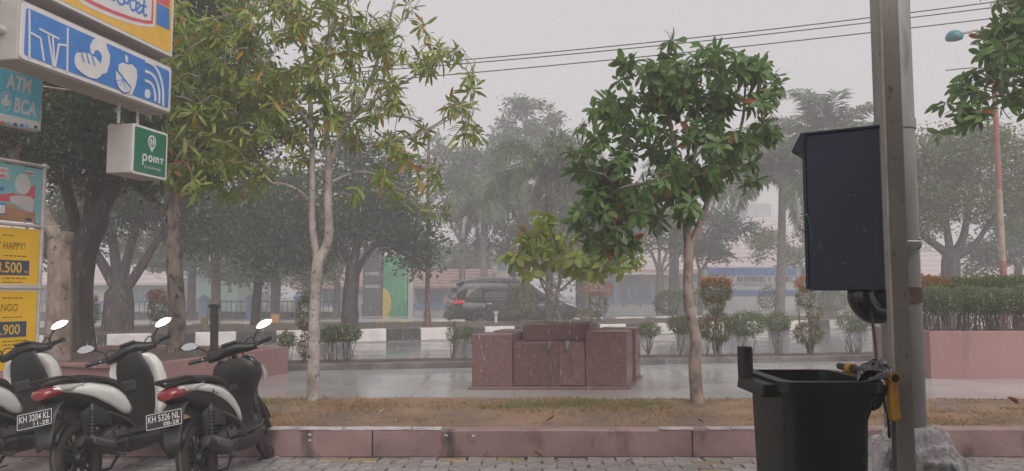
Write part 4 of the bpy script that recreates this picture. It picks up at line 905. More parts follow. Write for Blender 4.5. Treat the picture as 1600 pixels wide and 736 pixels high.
# ------------------------------------------------------------------ shop signs at the left
M['case'] = mat('case', (.46, .42, .40), .5, c2=(.36, .32, .30), scale=3)
M['white'] = mat('white', (.70, .67, .66), .4, var=.06)
M['sblue'] = mat('sblue', (.045, .20, .56), .35, var=.08)
M['syellow'] = mat('syellow', (.80, .46, .07), .35, var=.06)
M['sred'] = mat('sred', (.66, .085, .12), .35, var=.06)
M['sgreen'] = mat('sgreen', (.012, .16, .085), .35, var=.08)
M['cyan'] = mat('cyan', (.10, .52, .68), .4, var=.08)
M['teal'] = mat('teal', (.20, .50, .52), .4, var=.12, scale=3)
M['pyellow'] = mat('pyellow', (.86, .50, .005), .45, var=.06, scale=3)
M['pnavy'] = mat('pnavy', (.035, .06, .13), .4)
M['ink'] = mat('ink', (.10, .065, .01), .5)
M['tube'] = mat('tube', (.50, .46, .45), .45, var=.2, scale=5)
u_ = V(.2, 1, 0).normalized(); O = A(30, 88, 5.6)
FS = Face(O, u_)
u1 = FS.px(265, 140)[0]; hgt_ = FS.px(30, 3)[1]
py = empty('shop_sign', (O.x - .9, O.y + .2, 0), 'tall double sided shop sign with yellow logo panel above a blue icon panel', 'sign')
TH = .27
def slab(F_, u0, v0, u1, v1, d0, d1, m, name, parent, bev=.012):
    a = [F_.w((u0, v0), d0), F_.w((u1, v0), d0), F_.w((u1, v0), d1), F_.w((u0, v0), d1)]
    t = [F_.w((u0, v1), d0), F_.w((u1, v1), d0), F_.w((u1, v1), d1), F_.w((u0, v1), d1)]
    return MB().hexa(a, t).build(name, m, parent, bev=bev)
vt = FS.px(30, 3)[1]; v0b = 0
bxp = slab(FS, -.02, -.03, u1 + .02, vt + .03, -TH, 0, M['case'], 'icon_box', py)
poly(FS, rrect(-.005, -.012, u1 + .005, vt + .012, .03), .001, M['white'], 'border', bxp, .008)
poly(FS, rrect(.03, .022, u1 - .03, vt - .022, .025), .010, M['sblue'], 'face_panel', bxp, .003)
def zz_(x, y): return FS.px(x / 2.3, y / 2.3)
b = MB()
for pts in ([(100, 38), (100, 208)], [(103, 117), (140, 138), (152, 218)], [(137, 105), (206, 140)], [(168, 128), (186, 238)], [(184, 134), (190, 238)], [(240, 165), (206, 160), (192, 240)], [(238, 102), (236, 258)]):
    stroke(b, FS, [zz_(*p) for p in pts], .016, .0135)
b.build('line_emblem', M['white'], bxp)
def pz(pts, m, name, d=.0135): return poly(FS, [zz_(*p) for p in pts], d, m, name, bxp, .002)
pz([(318, 165), (330, 142), (345, 137), (362, 148), (375, 152), (380, 175), (390, 200), (388, 232), (378, 262), (360, 268), (350, 240), (358, 225), (362, 205), (356, 190), (346, 180), (336, 182), (330, 196), (322, 192)], M['white'], 'ring_cake')
pz([(262, 205), (268, 190), (285, 188), (310, 192), (335, 205), (352, 225), (360, 252), (356, 275), (340, 284), (318, 280), (290, 265), (268, 245), (261, 225)], M['white'], 'bread_loaf', .0165)
b = MB()
for x in (285, 305, 325): stroke(b, FS, [zz_(x - 2, 180 + (x - 285) * .45), zz_(x + 8, 222 + (x - 285) * .35)], .013, .0195, .001)
b.build('loaf_cut', M['sblue'], bxp)
pz([(420, 250), (422, 232), (436, 225), (452, 232), (470, 232), (486, 250), (488, 280), (480, 315), (468, 342), (455, 338), (440, 320), (425, 285)], M['white'], 'apple')
pz([(444, 198), (450, 198), (456, 210), (454, 226), (448, 224), (445, 212)], M['white'], 'apple_leaf')
pz([(407, 250), (420, 255), (465, 312), (460, 332), (440, 336), (420, 320), (408, 285)], M['sblue'], 'slice_gap', .0166)
pz([(409, 254), (461, 318), (456, 330), (438, 332), (421, 316), (410, 284)], M['white'], 'orange_slice', .0186)
b = MB()
for p in ((414, 290), (424, 308), (440, 322), (452, 324)): stroke(b, FS, [zz_(434, 286), zz_(*p)], .006, .0208, .001)
b.build('slice_segment', M['sblue'], bxp)
pz([(516, 330), (522, 320), (532, 324), (536, 338), (532, 352), (522, 354), (516, 345)], M['white'], 'signal_dot')
b = MB()
for pts in ([(518, 290), (535, 298), (548, 318), (553, 350), (552, 362)], [(518, 256), (540, 266), (558, 292), (567, 330), (567, 370)], [(518, 220), (546, 234), (568, 268), (580, 318), (582, 380)]): stroke(b, FS, [zz_(*p) for p in pts], .026, .0135, sm=4)
b.build('signal_arc', M['white'], bxp)
# upper logo panel
vy = FS.px(265, 86)[1]; vy0 = FS.px(75, 0)[1]; vyb = (vy + vy0) / 2
lg = slab(FS, -.02, vyb - .01, u1 + .02, vyb + 1.0, -TH, 0, M['case'], 'logo_box', py)
poly(FS, [(-.01, vyb), (u1 + .01, vyb), (u1 + .01, vyb + .99), (-.01, vyb + .99)], .001, M['white'], 'border', lg, .006)
poly(FS, [(.02, vyb + .03), (u1 - .02, vyb + .03), (u1 - .02, vyb + .96), (.02, vyb + .96)], .008, M['syellow'], 'face_panel', lg, .002)
def z8(x, y): return FS.px(100 + x / 6.69, y / 6.69)
xr = z8(925, 100)[0]; topv = vyb + .86
edge = [z8(925, -60), z8(915, 250), z8(830, 245), z8(700, 215), z8(500, 145), z8(300, 60), z8(200, 5)]
sl_ = edge[-1]; more = [(.32, sl_[1] + .10), (.18, sl_[1] + .22), (.16, topv - .1), (.22, topv), (u1 - .32, topv), (xr, topv - .04)]
lab = [(edge[0][0], topv - .05)] + edge[1:] + more[:-1]
cxy = (sum(p[0] for p in lab) / len(lab), sum(p[1] for p in lab) / len(lab))
def grow(k): return [(cxy[0] + (p[0] - cxy[0]) * k[0], cxy[1] + (p[1] - cxy[1]) * k[1]) for p in lab]
poly(FS, grow((1.045, 1.13)), .0105, M['white'], 'label_edge', lg, .0015)
poly(FS, lab, .0125, M['sred'], 'label_band', lg, .0015)
poly(FS, grow((.955, .89)), .0145, M['white'], 'label_ground', lg, .0015)
b = MB()
def sc8(pts, wd=.020): stroke(b, FS, [z8(*p) for p in pts], wd, .0165, .002, sm=4)
sc8([(455, -60), (480, -20), (500, 0), (520, -40)]); sc8([(520, -30), (545, 15), (565, 40), (600, 45), (612, 0), (600, -40), (575, -60)]); sc8([(612, -10), (625, 30), (650, 30), (665, -20), (690, -30)])
sc8([(675, -20), (672, 40), (685, 95), (705, 115)]); sc8([(690, 5), (715, -5), (735, 12), (735, 30)]); sc8([(700, 110), (745, 95), (775, 62), (765, 30), (740, 45), (735, 95), (760, 135), (795, 120), (815, 80)])
sc8([(822, 5), (815, 90), (818, 150), (830, 165), (848, 155)]); sc8([(790, 60), (820, 60), (843, 75)])
b.build('script_lettering', M['sblue'], lg)
poly(FS, [z8(958, 22), z8(1093, 95), z8(1093, 318), z8(955, 255)], .0105, M['sblue'], 'stripe', lg, .0015)
poly(FS, [z8(960, 14), z8(1093, 80), z8(1093, -130), z8(960, -190)], .0105, M['sred'], 'stripe', lg, .0015)
# the mast off the left edge and its arms
mp_ = FS.w((-.45, 0), -.14)
MB().cyl(V(mp_.x, mp_.y, 0), V(mp_.x, mp_.y, O.z + 1.7), .08, 16).build('mast', M['tube'], py, smooth=True)
for v in (.2, vyb + .5): MB().cyl(FS.w((-.45, v), -.14), FS.w((.0, v), -.14), .035, 10).build('arm', M['tube'], py, smooth=True)
# green sign hanging below the far end
a0, a1 = FS.px(208, 270), FS.px(260, 209); hs_ = empty('hanging_sign', FS.w(((a0[0] + a1[0]) / 2, a0[1]), -.1), 'square green coffee sign hanging under the blue icon panel', 'sign')
gb0, gb1, gv0, gv1 = FS.px(206, 230)[0], FS.px(260, 245)[0], FS.px(232, 276)[1], FS.px(232, 200)[1]
gbx = slab(FS, gb0, gv0, gb1, gv1, -.26, 0, M['case'], 'case', hs_)
poly(FS, rrect(gb0, gv0, gb1, gv1, .02), .001, M['white'], 'border', gbx, .006)
w_ = gb1 - gb0; h_ = gv1 - gv0
poly(FS, rrect(gb0 + .022, gv0 + .022, gb1 - .022, gv1 - .022, .014), .008, M['sgreen'], 'face_panel', gbx, .002)
def gq(u, v): return (gb0 + w_ * u, gv0 + h_ * v)
cc = gq(.53, .70)
ring = ell(cc[0], cc[1] + .012, w_ * .115, h_ * .14, 22, -60, 240) + [(cc[0], cc[1] - h_ * .19)]
poly(FS, ring, .0105, M['white'], 'bean_emblem', gbx, .0012)
poly(FS, ell(cc[0], cc[1] + .012, w_ * .085, h_ * .105, 20), .0120, M['sgreen'], 'bean_ground', gbx, .0012)
poly(FS, ell(cc[0], cc[1] + .012, w_ * .058, h_ * .08, 20), .0135, M['white'], 'bean', gbx, .0012)
b = MB(); stroke(b, FS, [(cc[0], cc[1] + .045), (cc[0] - .006, cc[1] + .01), (cc[0] + .004, cc[1] - .02)], .010, .015, .001); b.build('bean_cleft', M['sgreen'], gbx)
b = MB(); k = .0125
def gs(pts, wd=.016, sm=0): stroke(b, FS, [gq(*p) for p in pts], wd, .0105, .0015, sm)
gs([(.285, .22), (.285, .40), (.32, .43), (.37, .42), (.39, .37), (.37, .32), (.30, .31)]); gs([(.445, .37), (.47, .42), (.52, .42), (.545, .37), (.52, .32), (.47, .32), (.445, .37)]); gs([(.60, .32), (.60, .43)]); gs([(.66, .32), (.66, .40), (.69, .425), (.73, .40), (.73, .32)]); gs([(.78, .42), (.88, .42)]); gs([(.83, .42), (.83, .32)])
b.build('lettering', M['white'], gbx)
text(FS, 'COFFEE', (gq(.33, .16)[0], gq(.33, .16)[1], gq(.82, .21)[0], gq(.82, .205)[1]), M['white'], gbx, .0105)
for x in (205, 234):
    uu_ = FS.px(x, 190)[0]; MB().cyl(FS.w((uu_, gv1), -.13), FS.w((uu_, -.02), -.13), .014, 8).build('hanger', M['tube'], hs_, smooth=True)

# bank machine sign
u2 = V(.36, 1, 0).normalized(); O2 = A(62, 206, 6.6); FB = Face(O2, u2)
tv = FB.px(62, 122)[1]; lb_ = FB.px(-6, 150)[0]
at = empty('bank_sign', FB.w((lb_, 0), -.05), 'light blue cash machine sign with white letters at the left edge', 'sign')
bd = slab(FB, lb_, 0, 0, tv, -.08, 0, M['case'], 'case', at, .006)
poly(FB, [(lb_, 0), (0, 0), (0, tv), (lb_, tv)], .001, M['tube'], 'frame', bd, .010)
e_ = .014
poly(FB, [(lb_ + e_, e_), (-e_, e_), (-e_, tv - e_), (lb_ + e_, tv - e_)], .0115, M['cyan'], 'face_panel', bd, .002)
poly(FB, [(lb_ + e_, e_), (-e_, e_), (-e_, tv * .175), (lb_ + e_, tv * .175)], .0140, M['white'], 'footer_strip', bd, .0012)
def bq(x, y): return FB.px(x / 6.4, 95 + y / 6.4)
def quad_text(F_, s, q, bold, shear, m, parent, d):   # text box from two corners of the lettering
    (a, b2), (c, e2) = q; text(F_, s, (min(a, c), min(b2, e2), max(a, c), max(b2, e2)), m, parent, d, bold, shear)
A1, A2 = bq(45, 272), bq(305, 205); quad_text(FB, 'ATM', ((A1[0], bq(150, 300)[1]), (A2[0], bq(150, 145)[1])), .03, .12, M['white'], bd, .0145)
A1, A2 = bq(122, 520), bq(352, 480); quad_text(FB, 'BCA', ((A1[0], bq(230, 540)[1]), (A2[0], bq(230, 385)[1])), .035, .12, M['white'], bd, .0145)
cc = bq(50, 405); ra = (bq(105, 405)[0] - bq(-5, 405)[0]) / 2; rb = (bq(50, 305)[1] - bq(50, 510)[1]) / 2
b = MB(); stroke(b, FB, ell(cc[0], cc[1], ra * .9, rb * .95) + ell(cc[0], cc[1], ra * .9, rb * .95)[:1], .006, .0145, .0012); b.build('emblem_ring', M['white'], bd)
poly(FB, [(cc[0] + a * ra, cc[1] + c * rb) for a, c in ((-.7, -.3), (-.75, .05), (-.35, .25), (-.3, .6), (0, .75), (.3, .6), (.25, .25), (.65, .1), (.7, -.3), (.3, -.45), (-.4, -.5))], .0145, M['white'], 'emblem', bd, .0012)
for i, x in enumerate((10, 75, 140, 205, 255, 345)):
    c = bq(x, 620 + x * .13); s_ = .016; poly(FB, [(c[0] - s_, c[1] - s_ * .8), (c[0] + s_, c[1] - s_ * .8), (c[0] + s_, c[1] + s_ * .8), (c[0] - s_, c[1] + s_ * .8)], .0155, (M['sred'], M['cyan'], M['pnavy'], M['sblue'], M['cyan'], M['pnavy'])[i], 'card_mark', bd, .001)
MB().cyl(FB.w((lb_ - .5, tv * .5), -.04), FB.w((lb_, tv * .5), -.04), .02, 8).build('arm', M['tube'], at, smooth=True)
MB().cyl(V(*FB.w((lb_ - .5, 0), -.04)[:2], 0), FB.w((lb_ - .5, tv), -.04), .035, 10).build('upright', M['tube'], at, smooth=True)

# poster frame
O3 = A(54, 566, 7.35); FP = Face(O3, u2); ft = FP.px(57, 262)[1]
pf = empty('poster_frame', Z(O3, 0), 'tall tube frame holding three advertising posters at the left edge', 'poster frame')
PW = 1.05; mid1 = FP.px(57, 354)[1]; mid2 = FP.px(56, 450)[1]
for u in (.015, -PW): MB().cyl(V(*FP.w((u, 0), 0)[:2], 0), FP.w((u, ft + .05), 0), .018, 10).build('upright', M['tube'], pf, smooth=True)
for v in (ft + .02, mid1, mid2): MB().cyl(FP.w((-PW - .02, v), .004), FP.w((.05, v), .004), .017, 10).build('rail', M['tube'], pf, smooth=True)
def poster(v0, v1, m): return slab(FP, -PW + .03, v0, -.012, v1, -.006, .006, m, 'poster', pf, 0)
p_1 = poster(mid1 + .03, ft - .01, M['teal']); p_2 = poster(mid2 + .03, mid1 - .03, M['pyellow']); p_3 = poster(-.05, mid2 - .03, M['pyellow'])
def q1(x, y): return FP.px(x / 6.4, 245 + y / 6.4)
def q3(x, y): return FP.px(x / 3.27, 350 + y / 3.27)
lx = -PW + .03
bt_ = q1(330, 690)[1]
poly(FP, [(lx, q1(0, 400)[1]), q1(0, 380), q1(130, 360), q1(160, 380), q1(320, 300), q1(345, 280), q1(345, 420), q1(100, 450), (lx, q1(0, 470)[1])], .0065, M['sred'], 'red_band', p_1, .001)
poly(FP, [(lx, q1(0, 490)[1]), q1(0, 470), q1(120, 480), q1(200, 530), q1(345, 560), (q1(345, 690)[0], mid1 + .031), (lx, mid1 + .031)], .008, mat('wood', (.48, .24, .13), .5, c2=(.36, .17, .09), scale=4, stretch=(1, 1, 6)), 'table_print', p_1, .001)
cwh = mat('print_white', (.60, .60, .60), .45, var=.06)
e0_ = q1(220, 275); poly(FP, ell(e0_[0], e0_[1], q1(300, 275)[0] - e0_[0], q1(220, 170)[1] - e0_[1]), .0095, cwh, 'figure_print', p_1, .001)
poly(FP, [q1(90, 395), q1(200, 385), q1(300, 400), q1(335, 450), q1(320, 560), q1(240, 540), q1(180, 490), q1(95, 460)], .0107, mat('print_pale', (.56, .54, .54), .45, var=.08), 'box_print', p_1, .001)
poly(FP, [(lx, q1(0, 585)[1]), q1(0, 578), q1(48, 575), q1(48, 465), q1(0, 462), (lx, q1(0, 465)[1])], .0120, M['sblue'], 'price_edge', p_1, .001)
poly(FP, [(lx, q1(0, 570)[1]), q1(0, 565), q1(40, 563), q1(40, 485), q1(0, 482), (lx, q1(0, 485)[1])], .0132, M['white'], 'price_tag', p_1, .001)
def qt(F_, s, p, q, m, parent, d, bold=0): text(F_, s, (p[0], min(p[1], q[1]), q[0], max(p[1], q[1])), m, parent, d, bold)
uw = q1(75, 150)[0] - q1(0, 150)[0]
poly(FP, [(q1(0, 100)[0] - uw * 1.2, q1(40, 165)[1]), (q1(84, 0)[0], q1(40, 165)[1]), (q1(84, 0)[0], q1(40, 108)[1]), (q1(0, 100)[0] - uw * 1.2, q1(40, 108)[1])], .0065, M['white'], 'caption', p_1, .001)
qt(FP, 'MAN', (q1(0, 0)[0] - uw * .55, q1(40, 155)[1]), (q1(76, 0)[0], q1(40, 120)[1]), M['sred'], p_1, .0085, .02)
poly(FP, [(q1(0, 100)[0] - uw * 1.2, q1(40, 222)[1]), (q1(104, 0)[0], q1(40, 222)[1]), (q1(104, 0)[0], q1(40, 168)[1]), (q1(0, 100)[0] - uw * 1.2, q1(40, 168)[1])], .0078, M['white'], 'caption', p_1, .001)
qt(FP, 'KAMU!', (q1(0, 0)[0] - uw * .9, q1(40, 215)[1]), (q1(97, 0)[0], q1(40, 175)[1]), M['sred'], p_1, .0095, .02)
poly(FP, [q1(-60, 340), q1(38, 338), q1(38, 302), q1(-60, 300)], .0065, M['sblue'], 'caption', p_1, .001)
poly(FP, [q1(258, 180), q1(335, 190), q1(335, 152), q1(258, 142)], .0065, M['white'], 'badge', p_1, .001); poly(FP, [q1(264, 172), q1(329, 180), q1(329, 162), q1(264, 152)], .0078, M['sred'], 'badge', p_1, .001)
poly(FP, [q1(245, 640), q1(310, 648), q1(310, 618), q1(245, 610)], .0107, M['pnavy'], 'badge', p_1, .001)
# yellow posters
for (pp_, word, wx0, wx1, wy0, wy1, price, px0, px1, py0, py1, by0, by1, fine) in (
        (p_2, 'Y HAPPY!', -14, 130, 130, 92, '8.500', -14, 118, 250, 195, 262, 185, ((60, 28), (163, 92), (278, 90), (298, 70))),
        (p_3, 'MANGO', -32, 110, 446, 408, '5.900', -4, 124, 565, 512, 578, 498, ((378, 70), (476, 70), (598, 90), (616, 60)))):
    qt(FP, word, (q3(wx0, 0)[0], q3(50, wy0)[1]), (q3(wx1, 0)[0], q3(50, wy1)[1]), M['ink'], pp_, .0075, 0)
    poly(FP, [(lx + .03, q3(70, by0)[1]), (q3(157, 0)[0], q3(70, by0)[1]), (q3(157, 0)[0], q3(70, by1)[1]), (lx + .03, q3(70, by1)[1])], .0065, M['pnavy'], 'price_band', pp_, .001)
    qt(FP, price, (q3(px0, 0)[0], q3(70, py0)[1]), (q3(px1, 0)[0], q3(70, py1)[1]), M['pyellow'], pp_, .009, .012)
    b = MB()
    for (yy, ln) in fine:
        v = q3(70, yy)[1]; u = q3(12, yy)[0]; e1_ = q3(12 + ln + 30, yy)[0]
        while u < e1_: l2 = random.uniform(.012, .04); stroke(b, FP, [(u, v), (min(u + l2, e1_), v)], .009, .0065, .001); u += l2 + .014
    b.build('fine_print', M['ink'], pp_)
qt(FP, 'kg', (q3(132, 0)[0], q3(140, 252)[1]), (q3(152, 0)[0], q3(140, 238)[1]), M['pyellow'], p_2, .009)

# ------------------------------------------------------------------ scooters
M['wpaint'] = mat('wpaint', (.80, .78, .74), .22, var=.05, coat=.6)
M['spaint'] = mat('spaint', (.58, .56, .53), .25, c2=(.68, .66, .63), scale=5, coat=.5)
M['bpaint'] = mat('bpaint', (.014, .014, .016), .2, var=.2, coat=.7)
M['plastic'] = mat('plastic', (.013, .013, .0145), .4, c2=(.02, .019, .018), scale=8, bump=.1, bscale=80)
M['gplastic'] = mat('gplastic', (.03, .03, .035), .4, var=.15)
M['vinyl'] = mat('vinyl', (.012, .012, .014), .33, var=.2, bump=.1, bscale=120)
M['redlens'] = mat('redlens', (.24, .012, .02), .1, var=.1, coat=1)
M['clear'] = mat('clear', (.5, .48, .45), .1, var=.1, coat=1)
M['mirror'] = mat('mirror', (.60, .61, .63), .06, metal=1, var=.01)
M['alloy'] = mat('alloy', (.05, .05, .052), .4, metal=.4, var=.3)
M['engine'] = mat('engine', (.10, .095, .09), .5, metal=.4, c2=(.05, .045, .04), scale=9, bump=.3)
M['heat'] = mat('heat', (.16, .155, .15), .38, metal=.6, var=.2)
M['plate'] = mat('plate', (.012, .012, .013), .35)
M['platewhite'] = mat('platewhite', (.62, .62, .60), .4, var=.05)
M['gold'] = mat('gold', (.35, .24, .06), .4, metal=.6)
def lerpf(tab, x): return float(np.interp(x, [a for a, _ in tab], [b for _, b in tab]))
def scooter(label, loc, heading, lean, steer, side, accent, front, plate, rail, decal):
    root = empty('scooter', (0, 0, 0), label, 'scooter', 'scooters parked in a row')
    ax = V(-.42, 0, .91).normalized(); hp = V(1.02, 0, .85)
    SM = Matrix.Translation(hp) @ Matrix.Rotation(steer, 4, ax) @ Matrix.Translation(-hp)
    st = lambda p: SM @ p
    def wheel(cx, xf, rearw):
        b = MB(xf); b.torus((cx, 0, .26), .205, .012, 32, 6, .03).torus((cx, 0, .26), .028, .02, 14, 8, .05)
        for k in range(5):
            a = k * 2 * math.pi / 5 + .3; d = V(math.cos(a), 0, math.sin(a)); t = V(-d.z, 0, d.x)
            for sg in (-1, 1): b.tube([V(cx, 0, .26) + d * .03 + t * .012 * sg, V(cx, 0, .26) + d * .11 + t * .02 * sg, V(cx, 0, .26) + d * .2 + t * .05 * sg], [.016, .012, .012], 6)
        w_ = b.build('wheel', M['alloy'], root, smooth=True)
        MB(xf).torus((cx, 0, .26), .222, .042, 44, 12, .05).build('tyre', M['rubber'], w_, smooth=True)
        b = MB(xf)                                              # mud on the tread
        b.torus((cx, 0, .26), .2255, .041, 44, 8, .036); b.build('tread', M['dusty'], w_, smooth=True)
        if not rearw: MB(xf).torus((cx, .06, .26), .085, .012, 28, 4, .003).build('brake_disc', M['steel'], w_, smooth=True)
        return w_
    wheel(0, None, True); wheel(1.23, st, False)
    hwT = [(-.28, .03), (-.22, .085), (-.05, .125), (.15, .145), (.35, .155), (.5, .15), (.6, .125)]
    zcT = [(-.28, .79), (-.22, .775), (-.05, .74), (.15, .70), (.35, .64), (.5, .57), (.6, .48)]
    hhT = [(-.28, .02), (-.22, .05), (-.05, .09), (.15, .125), (.35, .16), (.5, .18), (.6, .14)]
    xs_ = np.linspace(-.28, .6, 12)
    MB().loft([(x, lerpf(zcT, x), lerpf(hwT, x), lerpf(hhT, x)) for x in xs_], 'x', 18, 2.8).build('tail_cowl', M['plastic'], root, smooth=True)
    up = [(-.28, .825), (-.1, .835), (.1, .815), (.3, .765), (.45, .70), (.56, .62)]; lo_ = [(-.28, .79), (-.1, .755), (.1, .69), (.3, .59), (.45, .50), (.56, .45)]
    if side == 'slim': lo_ = [(-.28, .80), (-.1, .775), (.1, .725), (.3, .63), (.45, .52), (.56, .40)]; up = [(-.28, .825), (-.1, .83), (.1, .80), (.3, .74), (.45, .64), (.56, .47)]
    for sg in (-1, 1):
        rows_ = []
        for x in np.linspace(-.24, .55, 15):
            u2_, l2 = lerpf(up, x), lerpf(lo_, x); zc, hh, hw = lerpf(zcT, x), lerpf(hhT, x), lerpf(hwT, x); rr2_ = []
            end = min(1, (x + .26) / .08, (.57 - x) / .10) if side != 'slim' else min(1, (x + .26) / .05)
            for k in range(8):
                t = k / 7; z = (u2_ + l2) / 2 + (t - .5) * (u2_ - l2) * (.35 + .65 * end); q = min(1, abs(z - zc) / hh)
                y = hw * (1 - q ** 2.8) ** (1 / 2.8) if q < 1 else 0
                rr2_.append(V(x, sg * (max(y, hw * .55) + .016 * math.sin(t * math.pi) + .006), z))
            rows_.append(rr2_)
        MB().grid(rows_).build('side_panel', accent, root, smooth=True, solid=.008)
        if decal:
            b = MB(); y = sg * .172
            for (x, z) in ((.12, .735), (.17, .722), (.22, .71), (.27, .694)): b.box((x, sg * (lerpf(hwT, x) + .019), z), (.03, .004, .035))
            b.build('decal', M['gplastic'], root)
        MB().tube([V(.25, sg * .15, .55), V(.45, sg * .155, .46), V(.6, sg * .15, .36)], [.01, .012, .01], 6, sm=3).build('trim_strip', M['heat'], root, smooth=True)
    MB().loft([(-.2, .845, .05, .012), (-.14, .85, .085, .022), (0, .855, .12, .035), (.12, .84, .13, .042), (.22, .825, .14, .04), (.36, .795, .135, .045), (.5, .76, .11, .05), (.6, .70, .08, .06), (.63, .62, .06, .06)], 'x', 18, 2.6).build('seat', M['vinyl'], root, smooth=True)
    MB().tube([V(.05, .125, .815), V(-.12, .13, .87), V(-.21, .10, .885), V(-.245, 0, .885), V(-.21, -.10, .885), V(-.12, -.13, .87), V(.05, -.125, .815)], .015 if rail else .011, 8, sm=4).build('grab_rail', M['black'], root, smooth=True)
    tl = MB().loft([(-.295, .775, .05, .025), (-.27, .78, .08, .04), (-.22, .785, .1, .045), (-.14, .785, .122, .035), (-.06, .785, .134, .015)], 'x', 16, 2.6).build('tail_light', M['redlens'], root, smooth=True)
    for sg in (-1, 1): MB().loft([(-.20, .80, .014, .02, sg * .108), (-.12, .795, .014, .026, sg * .126), (0.02, .80, .006, .012, sg * .138)], 'x', 10, 2.4).build('turn_signal', M['clear'], tl, smooth=True)
    MB().grid([[V(x, y * hw, z - .02 * abs(y)) for y in np.linspace(-1, 1, 7)] for (x, z, hw) in ((-.10, .74, .09), (-.20, .70, .085), (-.26, .63, .08), (-.295, .54, .075), (-.32, .46, .065), (-.335, .40, .05))]).build('rear_fender', M['gplastic'], root, smooth=True, solid=.012)
    MB().grid([[V(.31 * math.cos(a), y, .26 + .31 * math.sin(a)) for y in (-.06, 0, .06)] for a in np.linspace(R(40), R(150), 8)]).build('inner_fender', M['plastic'], root, smooth=True, solid=.008)
    # number plate, tilted like the tail
    FPl = Face(V(-.385, .135, .565), V(0, -1, 0)); FPl.v = V(.25, 0, .97).normalized(); FPl.n = FPl.u.cross(FPl.v).normalized()
    pl = poly(FPl, rrect(0, 0, .27, .115, .008), 0, M['plate'], 'number_plate', root, .004)
    b = MB(); fr = rrect(.005, .005, .265, .11, .006); stroke(b, FPl, fr + fr[:1], .004, .0045, .0012); b.build('plate_border', M['platewhite'], pl)
    if plate: text(FPl, plate[0], (.018, .05, .252, .098), M['platewhite'], pl, .0055, .01); text(FPl, plate[1], (.13, .013, .245, .041), M['platewhite'], pl, .0055, .01)
    MB().box((-.32, 0, .62), (.06, .05, .06)).build('plate_bracket', M['plastic'], root, bev=.006)
    # engine, exhaust, rear suspension
    MB().loft([(-.06, .27, .03, .06, .11), (.0, .27, .045, .085, .115), (.2, .26, .045, .075, .115), (.42, .29, .045, .09, .11), (.5, .3, .03, .06, .11)], 'x', 16, 3).build('drive_case', M['engine'], root, smooth=True)
    MB().loft([(.22, .31, .06, .05), (.32, .33, .11, .1), (.5, .32, .12, .11), (.62, .34, .08, .08)], 'x', 14, 4).build('engine', M['engine'], root)
    MB().tube([V(.5, -.06, .22), V(.4, -.13, .19), (.25, -.155, .22), (.1, -.17, .28)], .016, 8, sm=3).build('exhaust_pipe', M['heat'], root, smooth=True)
    ex = MB().tube([V(.22, -.17, .255), V(.19, -.17, .268), V(-.17, -.185, .385), V(-.21, -.185, .398), V(-.215, -.185, .4)], [.03, .046, .048, .04, .02], 14).build('muffler', M['plastic'], root, smooth=True)
    MB().tube([V(.14, -.192, .30), V(-.10, -.206, .378)], [.036, .036], 10).build('heat_shield', M['heat'], ex, smooth=True)
    for sg in (-1, 1): 
        sh = MB().tube([V(0, sg * .13, .29), V(.1, sg * .125, .64)], .014, 8).build('shock_absorber', M['engine'], root, smooth=True)
        MB().tube([V(.03 + .07 * i / 60 * .8 + .03 * math.cos(i * .9) * .9, sg * .128 + .03 * math.sin(i * .9), .36 + .23 * i / 60) for i in range(61)], .006, 5).build('spring', M['black'], sh, smooth=True)
    MB().tube([V(.42, .11, .22), V(.40, .18, .12), V(.36, .26, .045)], .011, 7).build('side_stand', M['black'], root, smooth=True)
    MB().tube([V(.35, -.14, .24), V(.2, -.12, .12), V(.18, .12, .12), V(.35, .14, .24)], .013, 7).build('centre_stand', M['black'], root, smooth=True)
    for sg in (-1, 1): MB().tube([V(.32, sg * .13, .33), V(.30, sg * .22, .34), V(.30, sg * .28, .335)], .014, 7).build('footrest', M['black'], root, smooth=True)
    # floor and leg shield
    MB().loft([(.42, .34, .10, .07), (.55, .27, .13, .085), (.75, .245, .145, .075), (.95, .26, .14, .08), (1.03, .32, .10, .07)], 'x', 16, 3.4).build('belly_cover', M['plastic'], root, smooth=True)
    MB().loft([(.5, .35, .12, .012), (.6, .335, .165, .014), (.85, .335, .18, .014), (.97, .37, .17, .014)], 'x', 14, 6).build('floorboard', M['gplastic'], root, smooth=True)
    ls_ = [(.33, .97, .14, .05), (.45, 1.0, .115, .055), (.645, 1.0, .11, .06), (.69, .99, .15, .07), (.80, .97, .205, .08), (.89, .955, .19, .07), (.945, .95, .10, .05)] if side == 'slim' else [(.33, .97, .15, .05), (.46, 1.0, .185, .055), (.64, 1.0, .20, .065), (.80, .98, .18, .07), (.92, .958, .145, .07), (1.0, .95, .11, .05)]
    MB().loft(ls_, 'z', 20, 4.5).build('leg_shield', M['plastic'], root, smooth=True)
    MB().box((.925, .06, .72), (.03, .14, .10)).build('glove_box', M['gplastic'], root, bev=.015)
    MB().loft([(.42, 1.12, .04, .04), (.54, 1.12, .07, .06), (.66, 1.10, .10, .08), (.80, 1.06, .185, .09), (.89, 1.02, .16, .08), (.95, 1.0, .08, .05)] if side == 'slim' else [(.40, 1.13, .05, .05), (.52, 1.13, .10, .06), (.68, 1.10, .165, .08), (.82, 1.06, .18, .09), (.92, 1.02, .14, .08), (.97, 1.0, .08, .05)], 'z', 18, 2.6).build('front_cover', front, root, smooth=True)
    hd = MB().loft([(1.05, .79, .08, .045), (1.16, .765, .10, .04), (1.185, .755, .06, .02)], 'x', 14, 3).build('headlight', M['clear'], root, smooth=True)
